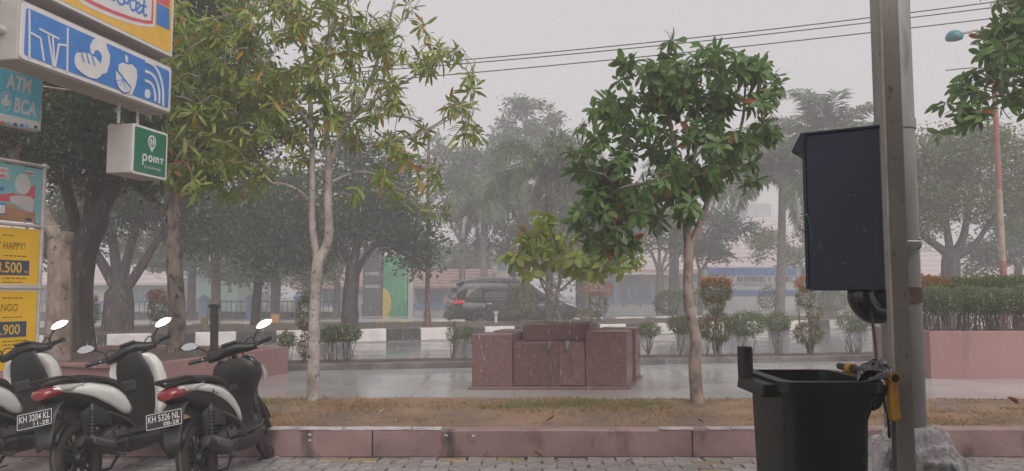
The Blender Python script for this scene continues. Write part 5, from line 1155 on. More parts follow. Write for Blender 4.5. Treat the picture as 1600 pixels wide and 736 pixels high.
    for sg in (-1, 1):
        MB().grid([[V(x + dx, sg * (y + dy), z) for (dx, dy) in (((-.035, -.012), (-.015, .008), (.02, .012), (.05, 0)) if side == 'slim' else ((-.045, -.045), (-.05, .01), (.02, .024), (.08, .004)))] for (x, y, z) in (((.96, .12, .95), (.955, .17, .91), (.965, .20, .85), (.985, .19, .76), (.99, .125, .66), (.985, .11, .54), (.975, .115, .44)) if side == 'slim' else ((.965, .115, .97), (.955, .165, .93), (.965, .20, .86), (.985, .212, .74), (.985, .205, .62), (.975, .19, .50), (.965, .165, .42)))]).build('shield_trim', accent if side != 'slim' else M['bpaint'], root, smooth=True, solid=.012)
        if side == 'slim': MB().loft([(.70, 1.10, .012, .03, sg * .185), (.76, 1.10, .014, .045, sg * .198), (.84, 1.07, .008, .02, sg * .195)], 'z', 10, 2).build('turn_signal', M['clear'], root, smooth=True)
    # steered parts
    MB(st).grid([[V(1.23 + .285 * math.cos(a), y, .26 + (.285 - .025 * (y / .06) ** 2) * math.sin(a)) for y in np.linspace(-.065, .065, 5)] for a in np.linspace(R(15), R(165), 12)]).build('front_fender', front, root, smooth=True, solid=.008)
    for sg in (-1, 1): MB(st).tube([V(1.23, sg * .075, .26), V(1.13, sg * .075, .5), V(1.08, sg * .06, .6)], [.022, .02, .02], 9).build('fork_leg', M['black'], root, smooth=True)
    MB(st).tube([V(1.12, 0, .56), V(.95, 0, 1.0)], .025, 9).build('steering_stem', M['black'], root, smooth=True)
    hb = MB(st)
    rings = []
    for (y, zc, hx_, hz_, xc_) in ((-.21, .995, .028, .026, .94), (-.13, 1.01, .06, .042, .955), (-.05, 1.035, .085, .058, .97), (.05, 1.035, .085, .058, .97), (.13, 1.01, .06, .042, .955), (.21, .995, .028, .026, .94)):
        rings.append([V(xc_ + hx_ * math.cos(a), y, zc + hz_ * math.sin(a)) for a in [2 * math.pi * k / 16 for k in range(16)]])
    cowl = hb.ring(rings).build('handlebar_cowl', M['plastic'], root, smooth=True)
    MB(st).box((.915, 0, 1.075), (.07, .13, .02), Matrix.Rotation(R(25), 3, 'Y')).build('instrument_panel', M['bpaint'], cowl, bev=.006)
    for sg in (-1, 1):
        bar = MB(st).tube([V(.94, sg * .17, 1.0), V(.91, sg * .25, 1.015), V(.87, sg * .345, 1.02)], .011, 8).build('handlebar', M['steel'], root, smooth=True)
        MB(st).tube([V(.907, sg * .255, 1.016), V(.866, sg * .36, 1.021)], [.019, .018], 10).build('grip', M['black'], bar, smooth=True)
        MB(st).tube([V(.96, sg * .20, 1.005), V(.955, sg * .26, 1.01), V(.915, sg * .365, 1.012)], [.009, .007, .006], 6, sm=3).build('brake_lever', M['steel'], bar, smooth=True)
        MB(st).box((.925, sg * .222, 1.015), (.05, .05, .045)).build('switch_block', M['black'], bar, bev=.008)
        mi = MB(st).tube([V(.955, sg * .19, 1.02), V(.96, sg * .215, 1.08), V(.945, sg * .25, 1.115), V(.93, sg * .30, 1.145)], .007, 7, sm=4).build('mirror', M['black'], root, smooth=True)
        oc = V(.925, sg * .325, 1.16); sh_ = [(-.082, -.016), (-.06, .02), (-.02, .04), (.035, .042), (.078, .02), (.088, .008), (.06, -.024), (.01, -.038), (-.05, -.036)]
        til = Matrix.Rotation(R(20), 3, 'Y') @ Matrix.Rotation(R(-8 * sg), 3, 'Z')
        b = MB(st); b.ring([[oc + til @ V(dx, sg * y * k * .88, z * k * .88 + .1 * y * k) for y, z in sh_] for dx, k in ((.0, .98), (.006, 1.06), (.02, 1.0), (.035, .6))]).build('mirror_shell', M['black_gloss'], mi, smooth=True)
        MB(st).prism([oc + til @ V(-.001, sg * y * .88, z * .88 + .1 * y) for y, z in sh_], til @ V(-.002, 0, 0)).build('mirror_glass', M['mirror'], mi)
    for sg in (-1, 1):
        MB(st).tube([V(.93, sg * .22, 1.015), V(.99, sg * .17, 1.09), V(1.05, sg * .08, 1.02), V(1.08, sg * .04, .86)], .0055, 5, sm=4).build('brake_cable', M['black'], root)
    MB().tube([V(.40, -.12, .40), V(.30, -.17, .44), V(.10, -.165, .40), V(.02, -.14, .30)], .007, 5, sm=3).build('hose', M['black'], root)
    MB().box((.40, -.125, .34), (.14, .02, .11)).box((.26, -.13, .30), (.09, .03, .07)).build('engine_cover', M['heat'], root, bev=.012)
    MB().loft([(-.02, .50, .012, .10, -.11), (.12, .56, .012, .08, -.12), (.30, .50, .012, .06, -.12)], 'x', 10, 3).build('side_guard', M['gplastic'], root, smooth=True)
    root.rotation_euler = (R(-lean), 0, heading); root.location = loc; root.scale = (SCL,) * 3
    return root
def park(rear, front): return V(rear[0], rear[1], 0), math.atan2(front[1] - rear[1], front[0] - rear[0])
SCL = .93
def spot(x0, x1): return V(A(x0, 690, 5.5).x + .054, 5.5, 0), V(A(x1, 675, 6.64).x + .054, 6.64, 0)
r0, r1 = spot(308, 405); l_, h_ = park(r0, r1); scooter('silver and black scooter with a red tail light parked nearest to the kerb', l_, h_, 12, R(14), 'slim', M['spaint'], M['bpaint'], ('KH 5326 NL', '08-28'), True, True)
r0, r1 = spot(120, 254); l_, h_ = park(r0, r1); scooter('white scooter with a white leg shield trim in the middle of the row', l_, h_, 12.5, R(22), 'wide', M['wpaint'], M['wpaint'], ('KH 3204 KL', '11-28'), False, False)
r0, r1 = spot(-64, 92); l_, h_ = park(r0, r1); scooter('dark scooter cut off by the left edge in front of the yellow posters', l_, h_, 12, R(10), 'wide', M['spaint'], M['bpaint'], None, False, False)
# ------------------------------------------------------------------ the car beyond the median
M['car'] = mat('car', (.012, .013, .017), .25, var=.1, coat=.5)
M['glass'] = mat('glass', (.015, .017, .02), .06, var=.1, coat=1)
M['taillamp'] = mat('taillamp', (.5, .02, .02), .2, emit=(1, .08, .05, .12))
M['chrome'] = mat('chrome', (.6, .6, .6), .2, metal=.9, var=.05)
def car():
    root = empty('suv', (0, 0, 0), 'dark seven seat car driving right through the rain beyond the median', 'car')
    def L_(x, z0, z1, hw, e=5): return (x, (z0 + z1) / 2, hw, (z1 - z0) / 2)
    body = MB().loft([L_(-2.36, .45, .95, .70), L_(-2.28, .34, 1.06, .84), L_(-2.0, .28, 1.10, .91), L_(-1.2, .24, 1.09, .92), L_(0, .22, 1.07, .92), L_(1.0, .24, 1.08, .92), L_(1.7, .28, 1.05, .89), L_(2.15, .34, .96, .82), L_(2.36, .42, .80, .62)], 'x', 28, 5).build('body', M['car'], root, smooth=True)
    MB().loft([(-2.22, 1.25, .70, .26), (-1.95, 1.40, .72, .36), (-1.2, 1.44, .74, .39), (0, 1.43, .75, .39), (.45, 1.37, .74, .36), (1.0, 1.18, .74, .17), (1.35, 1.06, .72, .05)], 'x', 24, 4.5).build('cabin', M['car'], root, smooth=True)
    for sg in (-1, 1):
        for (xa, xb, za, zb_) in ((-1.95, -1.32, 1.14, 1.62), (-1.24, -.40, 1.13, 1.68), (-.32, .62, 1.12, 1.66)):
            dx = .18 if xa < -1.5 else 0; dx2 = .42 if xb > 0 else 0
            MB().hexa([V(xa, sg * .755, za), V(xb, sg * .765, za), V(xb, sg * .72, za), V(xa, sg * .72, za)], [V(xa + dx, sg * .70, zb_), V(xb - dx2, sg * .72, zb_), V(xb - dx2, sg * .66, zb_), V(xa + dx, sg * .66, zb_)]).build('window', M['glass'], root)
        for (xa, xb) in ((-1.24, -.36), (-.34, .72)):
            d = MB().hexa([V(xa, sg * .925, .42), V(xb, sg * .925, .42), V(xb, sg * .90, .42), V(xa, sg * .90, .42)], [V(xa, sg * .915, 1.05), V(xb, sg * .915, 1.05), V(xb, sg * .89, 1.05), V(xa, sg * .89, 1.05)]).build('door', M['car'], root, bev=.01)
            MB().box((xa + .14, sg * .935, .93), (.2, .03, .03)).build('handle', M['chrome'], d, bev=.006)
        MB().tube([V(-1.7, sg * .62, 1.82), V(-1.5, sg * .62, 1.87), V(.1, sg * .62, 1.86), V(.3, sg * .62, 1.80)], .018, 6).build('roof_rail', M['chrome'], root, smooth=True)
        MB().box((-.6, sg * .93, 1.09), (3.0, .012, .018)).build('waist_strip', M['chrome'], root)
        MB().loft([(-2.36, .98, .13, .05, sg * .66), (-2.26, .99, .16, .07, sg * .74), (-2.02, 1.0, .05, .06, sg * .885)], 'x', 12, 3).build('taillight', M['taillamp'], root, smooth=True)
        MB().loft([(2.30, .80, .13, .05, sg * .58), (2.12, .86, .13, .07, sg * .72), (1.78, .93, .05, .04, sg * .865)], 'x', 12, 3).build('headlight', M['clear'], root, smooth=True)
        MB().loft([(.72, 1.15, .09, .07, sg * 1.0), (.82, 1.15, .11, .08, sg * 1.0), (.9, 1.14, .06, .04, sg * 1.0)], 'x', 12, 3).build('wing_mirror', M['car'], root, smooth=True)
        for x in (-1.42, 1.42):
            w_ = MB().torus((x, sg * .82, .35), .20, .05, 24, 8, .08).torus((x, sg * .84, .35), .05, .05, 12, 6, .06).build('wheel', M['steel'], root, smooth=True)
            MB().torus((x, sg * .82, .35), .27, .08, 30, 10, .11).build('tyre', M['rubber'], w_, smooth=True)
    MB().hexa([V(-2.30, -.62, 1.14), V(-2.30, .62, 1.14), V(-2.2, .62, 1.14), V(-2.2, -.62, 1.14)], [V(-2.08, -.56, 1.62), V(-2.08, .56, 1.62), V(-2.0, .56, 1.62), V(-2.0, -.56, 1.62)]).build('rear_window', M['glass'], root)
    MB().loft([(-2.44, .5, .7, .12), (-2.36, .5, .82, .15), (-2.2, .5, .88, .15)], 'x', 14, 4).build('rear_bumper', M['black'], root, smooth=True)
    MB().box((-2.37, 0, .80), (.02, .45, .12)).build('number_plate', M['plate'], root)
    MB().hexa([V(-2.26, -.55, 1.72), V(-2.26, .55, 1.72), V(-2.0, .6, 1.74), V(-2.0, -.6, 1.74)], [V(-2.27, -.55, 1.75), V(-2.27, .55, 1.75), V(-1.95, .6, 1.79), V(-1.95, -.6, 1.79)]).build('spoiler', M['car'], root)
    return root
c = car(); a_ = A(702, 500, 29.6); b_ = A(893, 500, 31.0)
c.rotation_euler = (0, 0, math.atan2(b_.y - a_.y, b_.x - a_.x)); ctr = (a_ + b_) / 2; c.location = (ctr.x, ctr.y, .012)
c.scale = (((b_ - a_).length / 4.72),) * 3

# ------------------------------------------------------------------ things on the median
def on_med(x, off): p = med(x, off); return p
mp1 = med(668, 1.3)
lp1 = empty('street_lamp', mp1, 'tall thin rusty brown lamp column standing on the median left of the car', 'street lamp')
MB().cyl(mp1, mp1 + V(0, 0, .45), .13, 12, .11).cyl(mp1 + V(0, 0, .45), mp1 + V(0, 0, 6.2), .075, 12, .05).build('column', M['rust'], lp1, smooth=True)
MB().tube([mp1 + V(0, 0, 6.1), mp1 + V(-.5, 0, 6.6), mp1 + V(-1.2, 0, 6.7)], .035, 8, sm=3).build('arm', M['rust'], lp1, smooth=True)
mp2 = med(775, 2.0)
bo = empty('marker_post', mp2, 'short white marker post on the median in front of the car', 'post')
MB().cyl(mp2 - V(0, 0, .03), mp2 + V(0, 0, .36), .05, 10).build('shaft', M['white_kerb'], bo, smooth=True)
MB().box(mp2 + V(0, 0, .385), (.16, .16, .05)).build('cap', M['white_kerb'], bo)
def med_shrub(label, x, off, blobs, n, leaf, stems, **kw):
    b = med(x, off); k = b.y / 1200; bl = []
    for (cx, cy_, rx, ry, fr, lm) in blobs:
        c = A(cx, cy_, b.y); bl.append((tuple(c), (rx * k, rx * k * .9, ry * k), fr, lm))
    shrub('median_bush', label, b, bl, n, (.05, .10), leaf, stems, 'clipped bushes on the median', **kw)
med_shrub('square clipped green box bush in front of the car', 816, 1.6, [(815, 470, 20, 25, 1, None)], 2600, 'leaf_pale', 10, boxy=6, spread=.1, rs=.025)
med_shrub('clipped bush with a rusty top right of the planter sapling', 937, 1.6, [(936, 452, 20, 10, .4, 'leaf_red'), (934, 475, 14, 18, .6, 'leaf_mid')], 1800, 'leaf_mid', 8, boxy=4, spread=.1, rs=.03)
med_shrub('small rusty bush at the foot of the rusty topped one', 920, 1.0, [(918, 492, 15, 8, 1, 'leaf_photinia')], 500, 'leaf_photinia', 5, spread=.1)
med_shrub('broad rounded bush on the median left of the bent trunk', 1052, 1.8, [(1050, 473, 28, 17, .8, 'leaf_mid'), (1052, 460, 22, 7, .3, 'leaf_pale')], 2600, 'leaf_mid', 10, boxy=3, spread=.2)
med_shrub('small pale bush on the median right of the bent trunk', 1095, 2.4, [(1093, 466, 12, 14, 1, 'leaf_pale')], 800, 'leaf_pale', 6, spread=.1)
med_shrub('rusty topped bush far left beside the multi boughed median tree', 128, 1.8, [(133, 470, 15, 10, .4, 'leaf_red'), (133, 490, 17, 16, .7, 'leaf_mid')], 1500, 'leaf_mid', 8, boxy=4)
med_shrub('dim rusty topped bush on the median between the left trunks', 245, 2.4, [(247, 463, 14, 8, .4, 'leaf_red'), (247, 482, 12, 18, .7, 'leaf_mid')], 1300, 'leaf_mid', 8, boxy=4)
med_shrub('small bush on the median beneath the roofed house', 1180, 2.6, [(1200, 466, 16, 18, 1, 'leaf_mid')], 900, 'leaf_mid', 8, spread=.2)
med_shrub('low bushes behind the blue cabinet', 1300, 2.8, [(1300, 470, 24, 18, 1, 'leaf_mid')], 1400, 'leaf_mid', 9, spread=.2)
def mtree(label, x, off, limbs, blobs, n, bark='bark_dark', leaf='leaf_dark', L=(.10, .2), sig=.35, name='median_tree', depth=None, rt=.012):
    b = med(x, off) if depth is None else depth; Y = b.y; k = Y / 1200
    at_ = lambda x_, y_, dy=0: A(x_, y_, Y + dy)
    lm = [([b - V(0, 0, .1)] + [at_(*p) for p in pts], r0, r1) if i == 0 else ([at_(*p) for p in pts], r0, r1) for i, (pts, r0, r1) in enumerate(limbs)]
    cr = [(at_(cx, cy_, dy), (rx * k, rx * k * .8, ry * k), m_) for (cx, cy_, rx, ry, m_, dy) in blobs]
    return tree(name, label, b, lm, cr, n, L, M[bark], M[leaf], sig, 'trees along the median and beyond', rt=rt, rmax=.10, wsc=.5)
mtree('dark tree with a thick trunk splitting into many boughs on the median at the left', 186, 1.6,
      [([(186, 480), (186, 455)], .42, .36), ([(186, 458), (165, 420), (140, 380), (110, 340)], .17, .08), ([(186, 455), (180, 400), (172, 340), (165, 290)], .16, .07), ([(188, 455), (200, 400), (215, 350), (230, 300)], .15, .07), ([(192, 458), (222, 415), (250, 370), (290, 330)], .15, .06)],
      [(120, 330, 60, 45, 26, 0), (190, 300, 70, 60, 36, 0), (260, 310, 60, 50, 28, 0), (150, 260, 60, 50, 24, .5), (240, 240, 70, 50, 24, .5), (90, 380, 40, 30, 12, 0), (320, 350, 50, 30, 14, .5)], 20000)
mtree('dense dark tree with a swollen forked trunk on the median left of the rusty column', 548, 1.5,
      [([(547, 470), (550, 440), (552, 415)], .27, .21), ([(552, 420), (535, 390), (510, 360), (480, 330)], .12, .05), ([(552, 418), (560, 370), (565, 320), (560, 280)], .14, .05), ([(552, 440), (565, 410), (585, 385), (620, 350)], .12, .05)],
      [(450, 350, 60, 55, 30, 0), (520, 320, 70, 60, 36, 0), (590, 320, 65, 60, 36, 0), (640, 360, 45, 50, 22, 0), (560, 260, 80, 45, 24, .5), (480, 400, 40, 25, 12, 0), (655, 395, 22, 20, 6, 0), (420, 400, 40, 30, 10, 0)], 26000)
mtree('dim slender tree behind the middle scooter mirrors on the median', 400, 3.2,
      [([(402, 460), (408, 410)], .16, .12), ([(408, 412), (395, 370), (380, 330)], .09, .04), ([(408, 412), (425, 370), (440, 330)], .09, .04)],
      [(380, 330, 60, 45, 24, 0), (440, 330, 55, 45, 20, 0), (350, 370, 45, 30, 14, 0), (410, 280, 60, 40, 18, 0), (330, 320, 45, 50, 14, .3)], 9000, leaf='leaf_mid')
mtree('dim pale trunk rising behind the vent post on the median', 338, 3.4, [([(338, 440), (336, 400), (330, 340)], .16, .10), ([(336, 400), (350, 360), (365, 330)], .06, .03)], [(330, 330, 50, 40, 16, 0), (300, 370, 40, 25, 10, 0)], 3500, bark='palm_bark', leaf='leaf_mid')
mtree('far leaning trunk with thin forks left of the green gate pillar', 440, 0, [([(434, 450), (440, 400)], .2, .15), ([(440, 400), (425, 360), (410, 330)], .1, .05), ([(440, 405), (460, 370), (475, 330)], .1, .05)], [(430, 330, 70, 50, 24, 0), (490, 360, 50, 40, 14, 0), (390, 380, 50, 25, 12, 0)], 7000, leaf='leaf_mid', depth=Z(A(432, 480, 40), .1), L=(.16, .3))
mtree('far double trunk tree in front of the low house left of the gate pillar', 530, 0, [([(528, 460), (527, 440)], .2, .16), ([(527, 442), (518, 400), (512, 370)], .1, .05), ([(527, 442), (538, 410), (548, 380)], .1, .05)], [(520, 380, 60, 30, 16, 0)], 4000, leaf='leaf_mid', depth=Z(A(526, 482, 42), .1), L=(.16, .3))
# right hand side
mtree('broad hazy tree with spreading boughs behind the hedge at the right', 1486, 0,
      [([(1486, 420), (1487, 400)], .33, .28), ([(1487, 402), (1465, 385), (1440, 365), (1432, 330)], .16, .07), ([(1487, 402), (1480, 360), (1475, 310), (1470, 270)], .14, .06), ([(1488, 402), (1505, 370), (1512, 330), (1520, 280)], .16, .06), ([(1490, 403), (1520, 385), (1545, 350), (1570, 320)], .13, .05)],
      [(1450, 270, 50, 60, 30, 0), (1500, 240, 60, 45, 30, 0), (1555, 260, 55, 55, 30, 0), (1490, 310, 60, 40, 26, 0), (1440, 330, 30, 35, 12, 0), (1580, 330, 50, 40, 20, 0), (1620, 260, 50, 60, 20, 0), (1420, 240, 25, 40, 10, 0)], 22000, leaf='leaf_pale', bark='bark_dark', depth=Z(A(1486, 470, 26), .1), L=(.10, .2))
mtree('small flat crowned hazy tree right behind the bent trunk', 1110, 0, [([(1094, 440), (1094, 425)], .14, .12), ([(1094, 426), (1088, 400), (1090, 375)], .08, .04), ([(1094, 426), (1110, 400), (1122, 375)], .08, .04)], [(1090, 375, 40, 22, 16, 0), (1130, 355, 40, 22, 14, 0), (1110, 395, 35, 14, 8, 0), (1150, 350, 30, 16, 6, 0)], 4200, leaf='leaf_mid', bark='twig', depth=Z(A(1094, 490, 38), .2), L=(.14, .26))
mtree('hazy tree of four upright boughs left of the bent trunk', 1030, 0, [([(1031, 440), (1030, 425)], .2, .17), ([(1030, 428), (1020, 400), (1000, 370)], .09, .04), ([(1030, 426), (1030, 390), (1028, 350)], .1, .04), ([(1031, 426), (1042, 395), (1055, 360)], .09, .04), ([(1032, 430), (1050, 405), (1062, 385)], .07, .03)], [(1010, 365, 35, 25, 14, 0), (1045, 350, 40, 25, 14, 0), (1000, 330, 40, 30, 10, 1), (1070, 385, 20, 14, 6, 0)], 4200, leaf='leaf_mid', bark='twig', depth=Z(A(1031, 492, 36), .2), L=(.14, .26))
mtree('wispy hazy conifer rising behind the palms in the middle', 820, 0, [([(822, 380), (822, 280), (822, 200), (824, 155)], .3, .06), ([(822, 240), (790, 200), (775, 180)], .06, .02), ([(822, 250), (850, 195), (868, 158)], .06, .02), ([(822, 260), (870, 220), (900, 200)], .06, .02), ([(822, 200), (808, 170), (803, 155)], .05, .02)],
      [(822, 200, 20, 45, 26, 0), (795, 205, 25, 35, 16, 0), (850, 190, 22, 35, 18, 0), (870, 240, 40, 40, 22, 0), (780, 250, 50, 40, 26, 0), (806, 168, 10, 18, 6, 0)], 5200, leaf='leaf_mid', bark='twig', depth=Z(A(822, 470, 48), .1), L=(.2, .4), sig=.3)
mtree('hazy round tree behind the left palm', 720, 0, [([(722, 420), (722, 380)], .2, .15), ([(722, 382), (700, 340), (690, 300)], .1, .05), ([(722, 382), (745, 330), (755, 280)], .1, .05)], [(715, 300, 40, 50, 20, 0), (760, 270, 50, 50, 24, 0), (700, 250, 40, 40, 14, 0), (790, 310, 50, 50, 22, 0)], 8000, leaf='leaf_mid', bark='twig', depth=Z(A(722, 480, 44), .1), L=(.2, .36))
mtree('hazy trees behind the palm over the pale roof', 910, 0, [([(910, 430), (910, 390)], .25, .2), ([(910, 392), (890, 340), (880, 300)], .1, .05), ([(910, 392), (930, 340), (940, 300)], .1, .05)], [(900, 320, 55, 60, 26, 0), (870, 380, 45, 40, 18, 0), (940, 380, 40, 40, 16, 0)], 7000, leaf='leaf_mid', bark='twig', depth=Z(A(910, 480, 42), .1), L=(.2, .36))
mtree('hazy foliage mass beyond the palm at the cabinet', 1290, 0, [([(1290, 430), (1290, 390)], .25, .2), ([(1290, 392), (1270, 340), (1260, 320)], .1, .05)], [(1280, 390, 60, 40, 26, 0), (1200, 385, 30, 22, 8, 0), (1330, 370, 60, 50, 20, 0)], 6000, leaf='leaf_pale', bark='twig', depth=Z(A(1290, 480, 46), .1), L=(.2, .36))
mtree('far round topped grey tree in front of the white two storey house', 715, 0, [([(712, 445), (712, 425)], .22, .2), ([(712, 425), (712, 400)], .15, .1)], [(712, 410, 20, 30, 14, 0)], 3200, leaf='leaf_mid', bark='twig', depth=Z(A(712, 485, 56), .1), L=(.2, .36))
mtree('far round topped grey tree beside its twin in front of the white house', 748, 0, [([(748, 445), (748, 425)], .22, .2), ([(748, 425), (748, 400)], .15, .1)], [(748, 412, 17, 28, 12, 0)], 2800, leaf='leaf_mid', bark='twig', depth=Z(A(748, 485, 56), .1), L=(.2, .36))
for (lb_, x, Y, bl_, n_) in (('hazy leafy mass low behind the dark foxtail palm', 800, 40, [(780, 385, 45, 25, 12, 0), (830, 380, 50, 30, 14, 0), (880, 350, 40, 40, 14, 0)], 4500),
        ('hazy leafy tree filling the gap left of the round tree', 905, 37, [(900, 300, 40, 60, 22, 0), (930, 370, 45, 45, 20, 0), (880, 400, 35, 25, 10, 0), (960, 400, 40, 25, 10, 0)], 8000),
        ('hazy tree with a low crown over the low dark wall at the left', 300, 36, [(290, 400, 60, 30, 18, 0), (240, 390, 50, 35, 16, 0), (350, 410, 40, 25, 12, 0)], 7000),
        ('pale hazy tree above the orange box', 430, 35, [(430, 405, 60, 28, 18, 0), (480, 420, 45, 20, 10, 0), (380, 420, 40, 20, 10, 0)], 6000),
        ('hazy tree at the far right below the red lamp post', 1590, 33, [(1590, 380, 60, 40, 20, 0), (1540, 400, 40, 25, 10, 0), (1640, 350, 50, 50, 16, 0)], 6000)):
    x_b = bl_[0][0]; mtree(lb_, x, 0, [([(x, 440), (x + 2, 420)], .2, .16), ([(x + 2, 422), (x - 15, 390), (bl_[0][0], bl_[0][1])], .1, .05), ([(x + 2, 422), (x + 18, 395), (bl_[1][0], bl_[1][1])], .1, .05)], bl_, n_, leaf='leaf_mid', bark='bark_dark', depth=Z(A(x, 485, Y), .1), L=(.16, .3))
# distant row of trees closing the view
tps = []
rr3 = np.random.default_rng(11)

for i in range(70):
    x = rr3.uniform(-75, 75); y = rr3.uniform(66, 80); 
    h = rr3.uniform(2.5, 5.0) * (1.25 if x < -12 else .8 if abs(x - 22) < 8 else 1); tps += [tuple(q) for q in ball((x, y, h * .75), (3.4, 3, h * .6), 10, .5)]


P_ = np.array(tps)[rng.integers(0, len(tps), 34000)] + rng.normal(0, .6, (34000, 3))
vs, fs = place_leaves(QL, P_, rng.normal(0, 1, (34000, 3)), rng.normal(0, .6, (34000, 3)) + np.array([0, 0, 1]), rng.uniform(.3, .6, 34000), .6)
tag(link('far_woods', fast_mesh('far_woods', vs, fs), M['leaf_mid']), 'far off trees closing the view beyond the buildings', None, None, 'stuff')
# palms
PG = 'palms beyond the median'
def pal(label, x, yb, ytop, Y, r, nfr, L, **kw): palm('palm_tree', label, Z(A(x, yb, Y), .1), A(kw.pop('xt', x), ytop, Y), r, nfr, L, PG, **kw)
pal('hazy palm with drooping pale fronds and a straight trunk left of the planter', 755, 480, 335, 38, .17, 20, 3.6, leafL=.85, droop=1.0)
pal('dark foxtail palm with bushy fronds right behind the planter sapling', 857, 505, 302, 27.5, .13, 24, 3.3, plume=1.5, leafL=.6, dead=math.pi + .25, droop=1.15, xt=856, bark='bark_dark')
pal('tall hazy palm with a broad crown left of the blue cabinet', 1217, 490, 300, 34, .19, 24, 4.9, leafL=1.05, droop=.9, xt=1222)
pal('hazy palm whose crown rises above the blue cabinet', 1300, 490, 255, 36, .2, 24, 4.6, leafL=1.0, droop=.85, xt=1297)
pal('straight pale palm trunk beside the bent tree', 1052, 490, 300, 40, .25, 12, 2.6, leafL=.7)
# red and cream lamp post with a teal lamp head
q = Z(A(1560, 470, 17), .1); qt_ = A(1547, 95, 17); 
lp2 = empty('street_lamp', q, 'red and cream lamp post with a teal dome lamp above the hedge', 'street lamp')
xm = (q.x + qt_.x) / 2 + .1; q = V(xm, 17, .1)
lp2.location = q
M['post_red'] = mat('post_red', (.34, .13, .105), .6, c2=(.25, .095, .08), scale=3); M['post_cream'] = mat('post_cream', (.36, .27, .21), .6, var=.2)
z1, z2, z3 = A(1557, 425, 17).z, A(1556, 408, 17).z, A(1550, 380, 17).z
MB().cyl(q, V(xm, 17, z2), .072, 12).cyl(V(xm, 17, z3 + 1.2), V(xm, 17, qt_.z + .3), .06, 12, .05).build('shaft', M['post_red'], lp2, smooth=True)
MB().cyl(V(xm, 17, z2), V(xm, 17, z3 + 1.2), .071, 12, .06).build('band', M['post_cream'], lp2, smooth=True)
hd = A(1491, 55, 17); 
MB().tube([V(xm, 17, qt_.z - .1), V(xm - .25, 17, hd.z + .05), V(hd.x + .3, 17, hd.z + .06), V(hd.x + .1, 17, hd.z + .02)], .028, 8, sm=4).build('arm', M['galv'], lp2, smooth=True)
MB().loft([(hd.z - .10, hd.x, .17, .17, hd.y), (hd.z - .05, hd.x, .19, .19, hd.y), (hd.z + .03, hd.x, .165, .165, hd.y), (hd.z + .09, hd.x, .10, .10, hd.y), (hd.z + .115, hd.x, .02, .02, hd.y)], 'z', 18, 2).build('lamp_head', mat('teal_lamp', (.03, .20, .22), .35, var=.1), lp2, smooth=True)
MB().tube([V(xm, 17, A(1500, 108, 17).z), A(1520, 106, 17), A(1478, 110, 17)], .012, 5, sm=3).build('bracket', M['black'], lp2)
# overhead wires
def wire(label, a, b, sag, r):
    o = MB(); pts = [a.lerp(b, i / 24) - V(0, 0, sag * 4 * (i / 24) * (1 - i / 24)) for i in range(25)]; o.tube(pts, r, 5)
    tag(o.build('power_line', M['black']), label, 'power line', 'overhead power lines')
for (lb_, x1_, y1_, x2_, y2_) in (('uppermost thin power line crossing the grey sky', 560, 90, 1480, -4), ('middle power line just below the uppermost one', 560, 96, 1545, -4), ('lowest power line crossing the sky over the round tree', 560, 112, 1700, -6)):
    wire(lb_, A(x1_, y1_, 19) + (A(x1_, y1_, 19) - A(x2_, y2_, 16)) * .5, A(x2_, y2_, 16) + (A(x2_, y2_, 16) - A(x1_, y1_, 19)) * .4, .35, .013)
wire('thin far wire low in front of the hazy palms', A(600, 316, 36), A(1100, 322, 40), .25, .014)

# ------------------------------------------------------------------ buildings beyond
M['tile'] = mat('tile', (.42, .25, .235), .5, c2=(.34, .20, .19), scale=2, bump=.1)  # roof red greyed and lightened, rain haze put into the colour
M['tile_pale'] = mat('tile_pale', (.50, .42, .41), .5, c2=(.43, .36, .355), scale=1, bump=.05)  # pale roof tone carries the haze of distance in its colour
M['plaster'] = mat('plaster', (.55, .53, .51), .7, c2=(.42, .40, .39), scale=.8)
M['plaster_grey'] = mat('plaster_grey', (.36, .36, .37), .7, c2=(.28, .28, .29), scale=.8)
M['pane'] = mat('pane', (.10, .12, .14), .15, var=.2)
M['frame_blue'] = mat('frame_blue', (.10, .22, .36), .5, var=.1)
M['board_blue'] = mat('board_blue', (.07, .19, .42), .45, c2=(.05, .13, .30), scale=1)
M['wall_green'] = mat('wall_green', (.05, .34, .17), .45, c2=(.015, .24, .10), scale=.7)
M['dark_wall'] = mat('dark_wall', (.07, .065, .07), .6, var=.25, scale=1.5)
def front(x0, x1, y0, y1, Y, th, m, name, root, d=0): 
    a, b = A(x0, y1, Y), A(x1, y0, Y); return MB().box(((a.x + b.x) / 2, Y + th / 2 - d, (a.z + b.z) / 2), (b.x - a.x, th, b.z - a.z)).build(name, m, root)
def win(x0, x1, y0, y1, Y, root, wall_d=0, mull=1, fm='frame_blue'):
    a, b = A(x0, y1, Y), A(x1, y0, Y); w_, h_ = b.x - a.x, b.z - a.z; t = .09; cx, cz = (a.x + b.x) / 2, (a.z + b.z) / 2; y = Y - .05 - wall_d
    o = MB().box((cx, y, b.z), (w_ + t, .1, t)).box((cx, y, a.z), (w_ + t, .1, t)).box((a.x, y, cz), (t, .1, h_ - t)).box((b.x, y, cz), (t, .1, h_ - t))
    for i in range(mull): o.box((a.x + w_ * (i + 1) / (mull + 1), y, cz), (.05, .08, h_ - t))
    f = o.build('window', M[fm], root); MB().box((cx, Y - .02 - wall_d, cz), (w_ - .02, .03, h_ - .02)).build('pane', M['pane'], f); return f
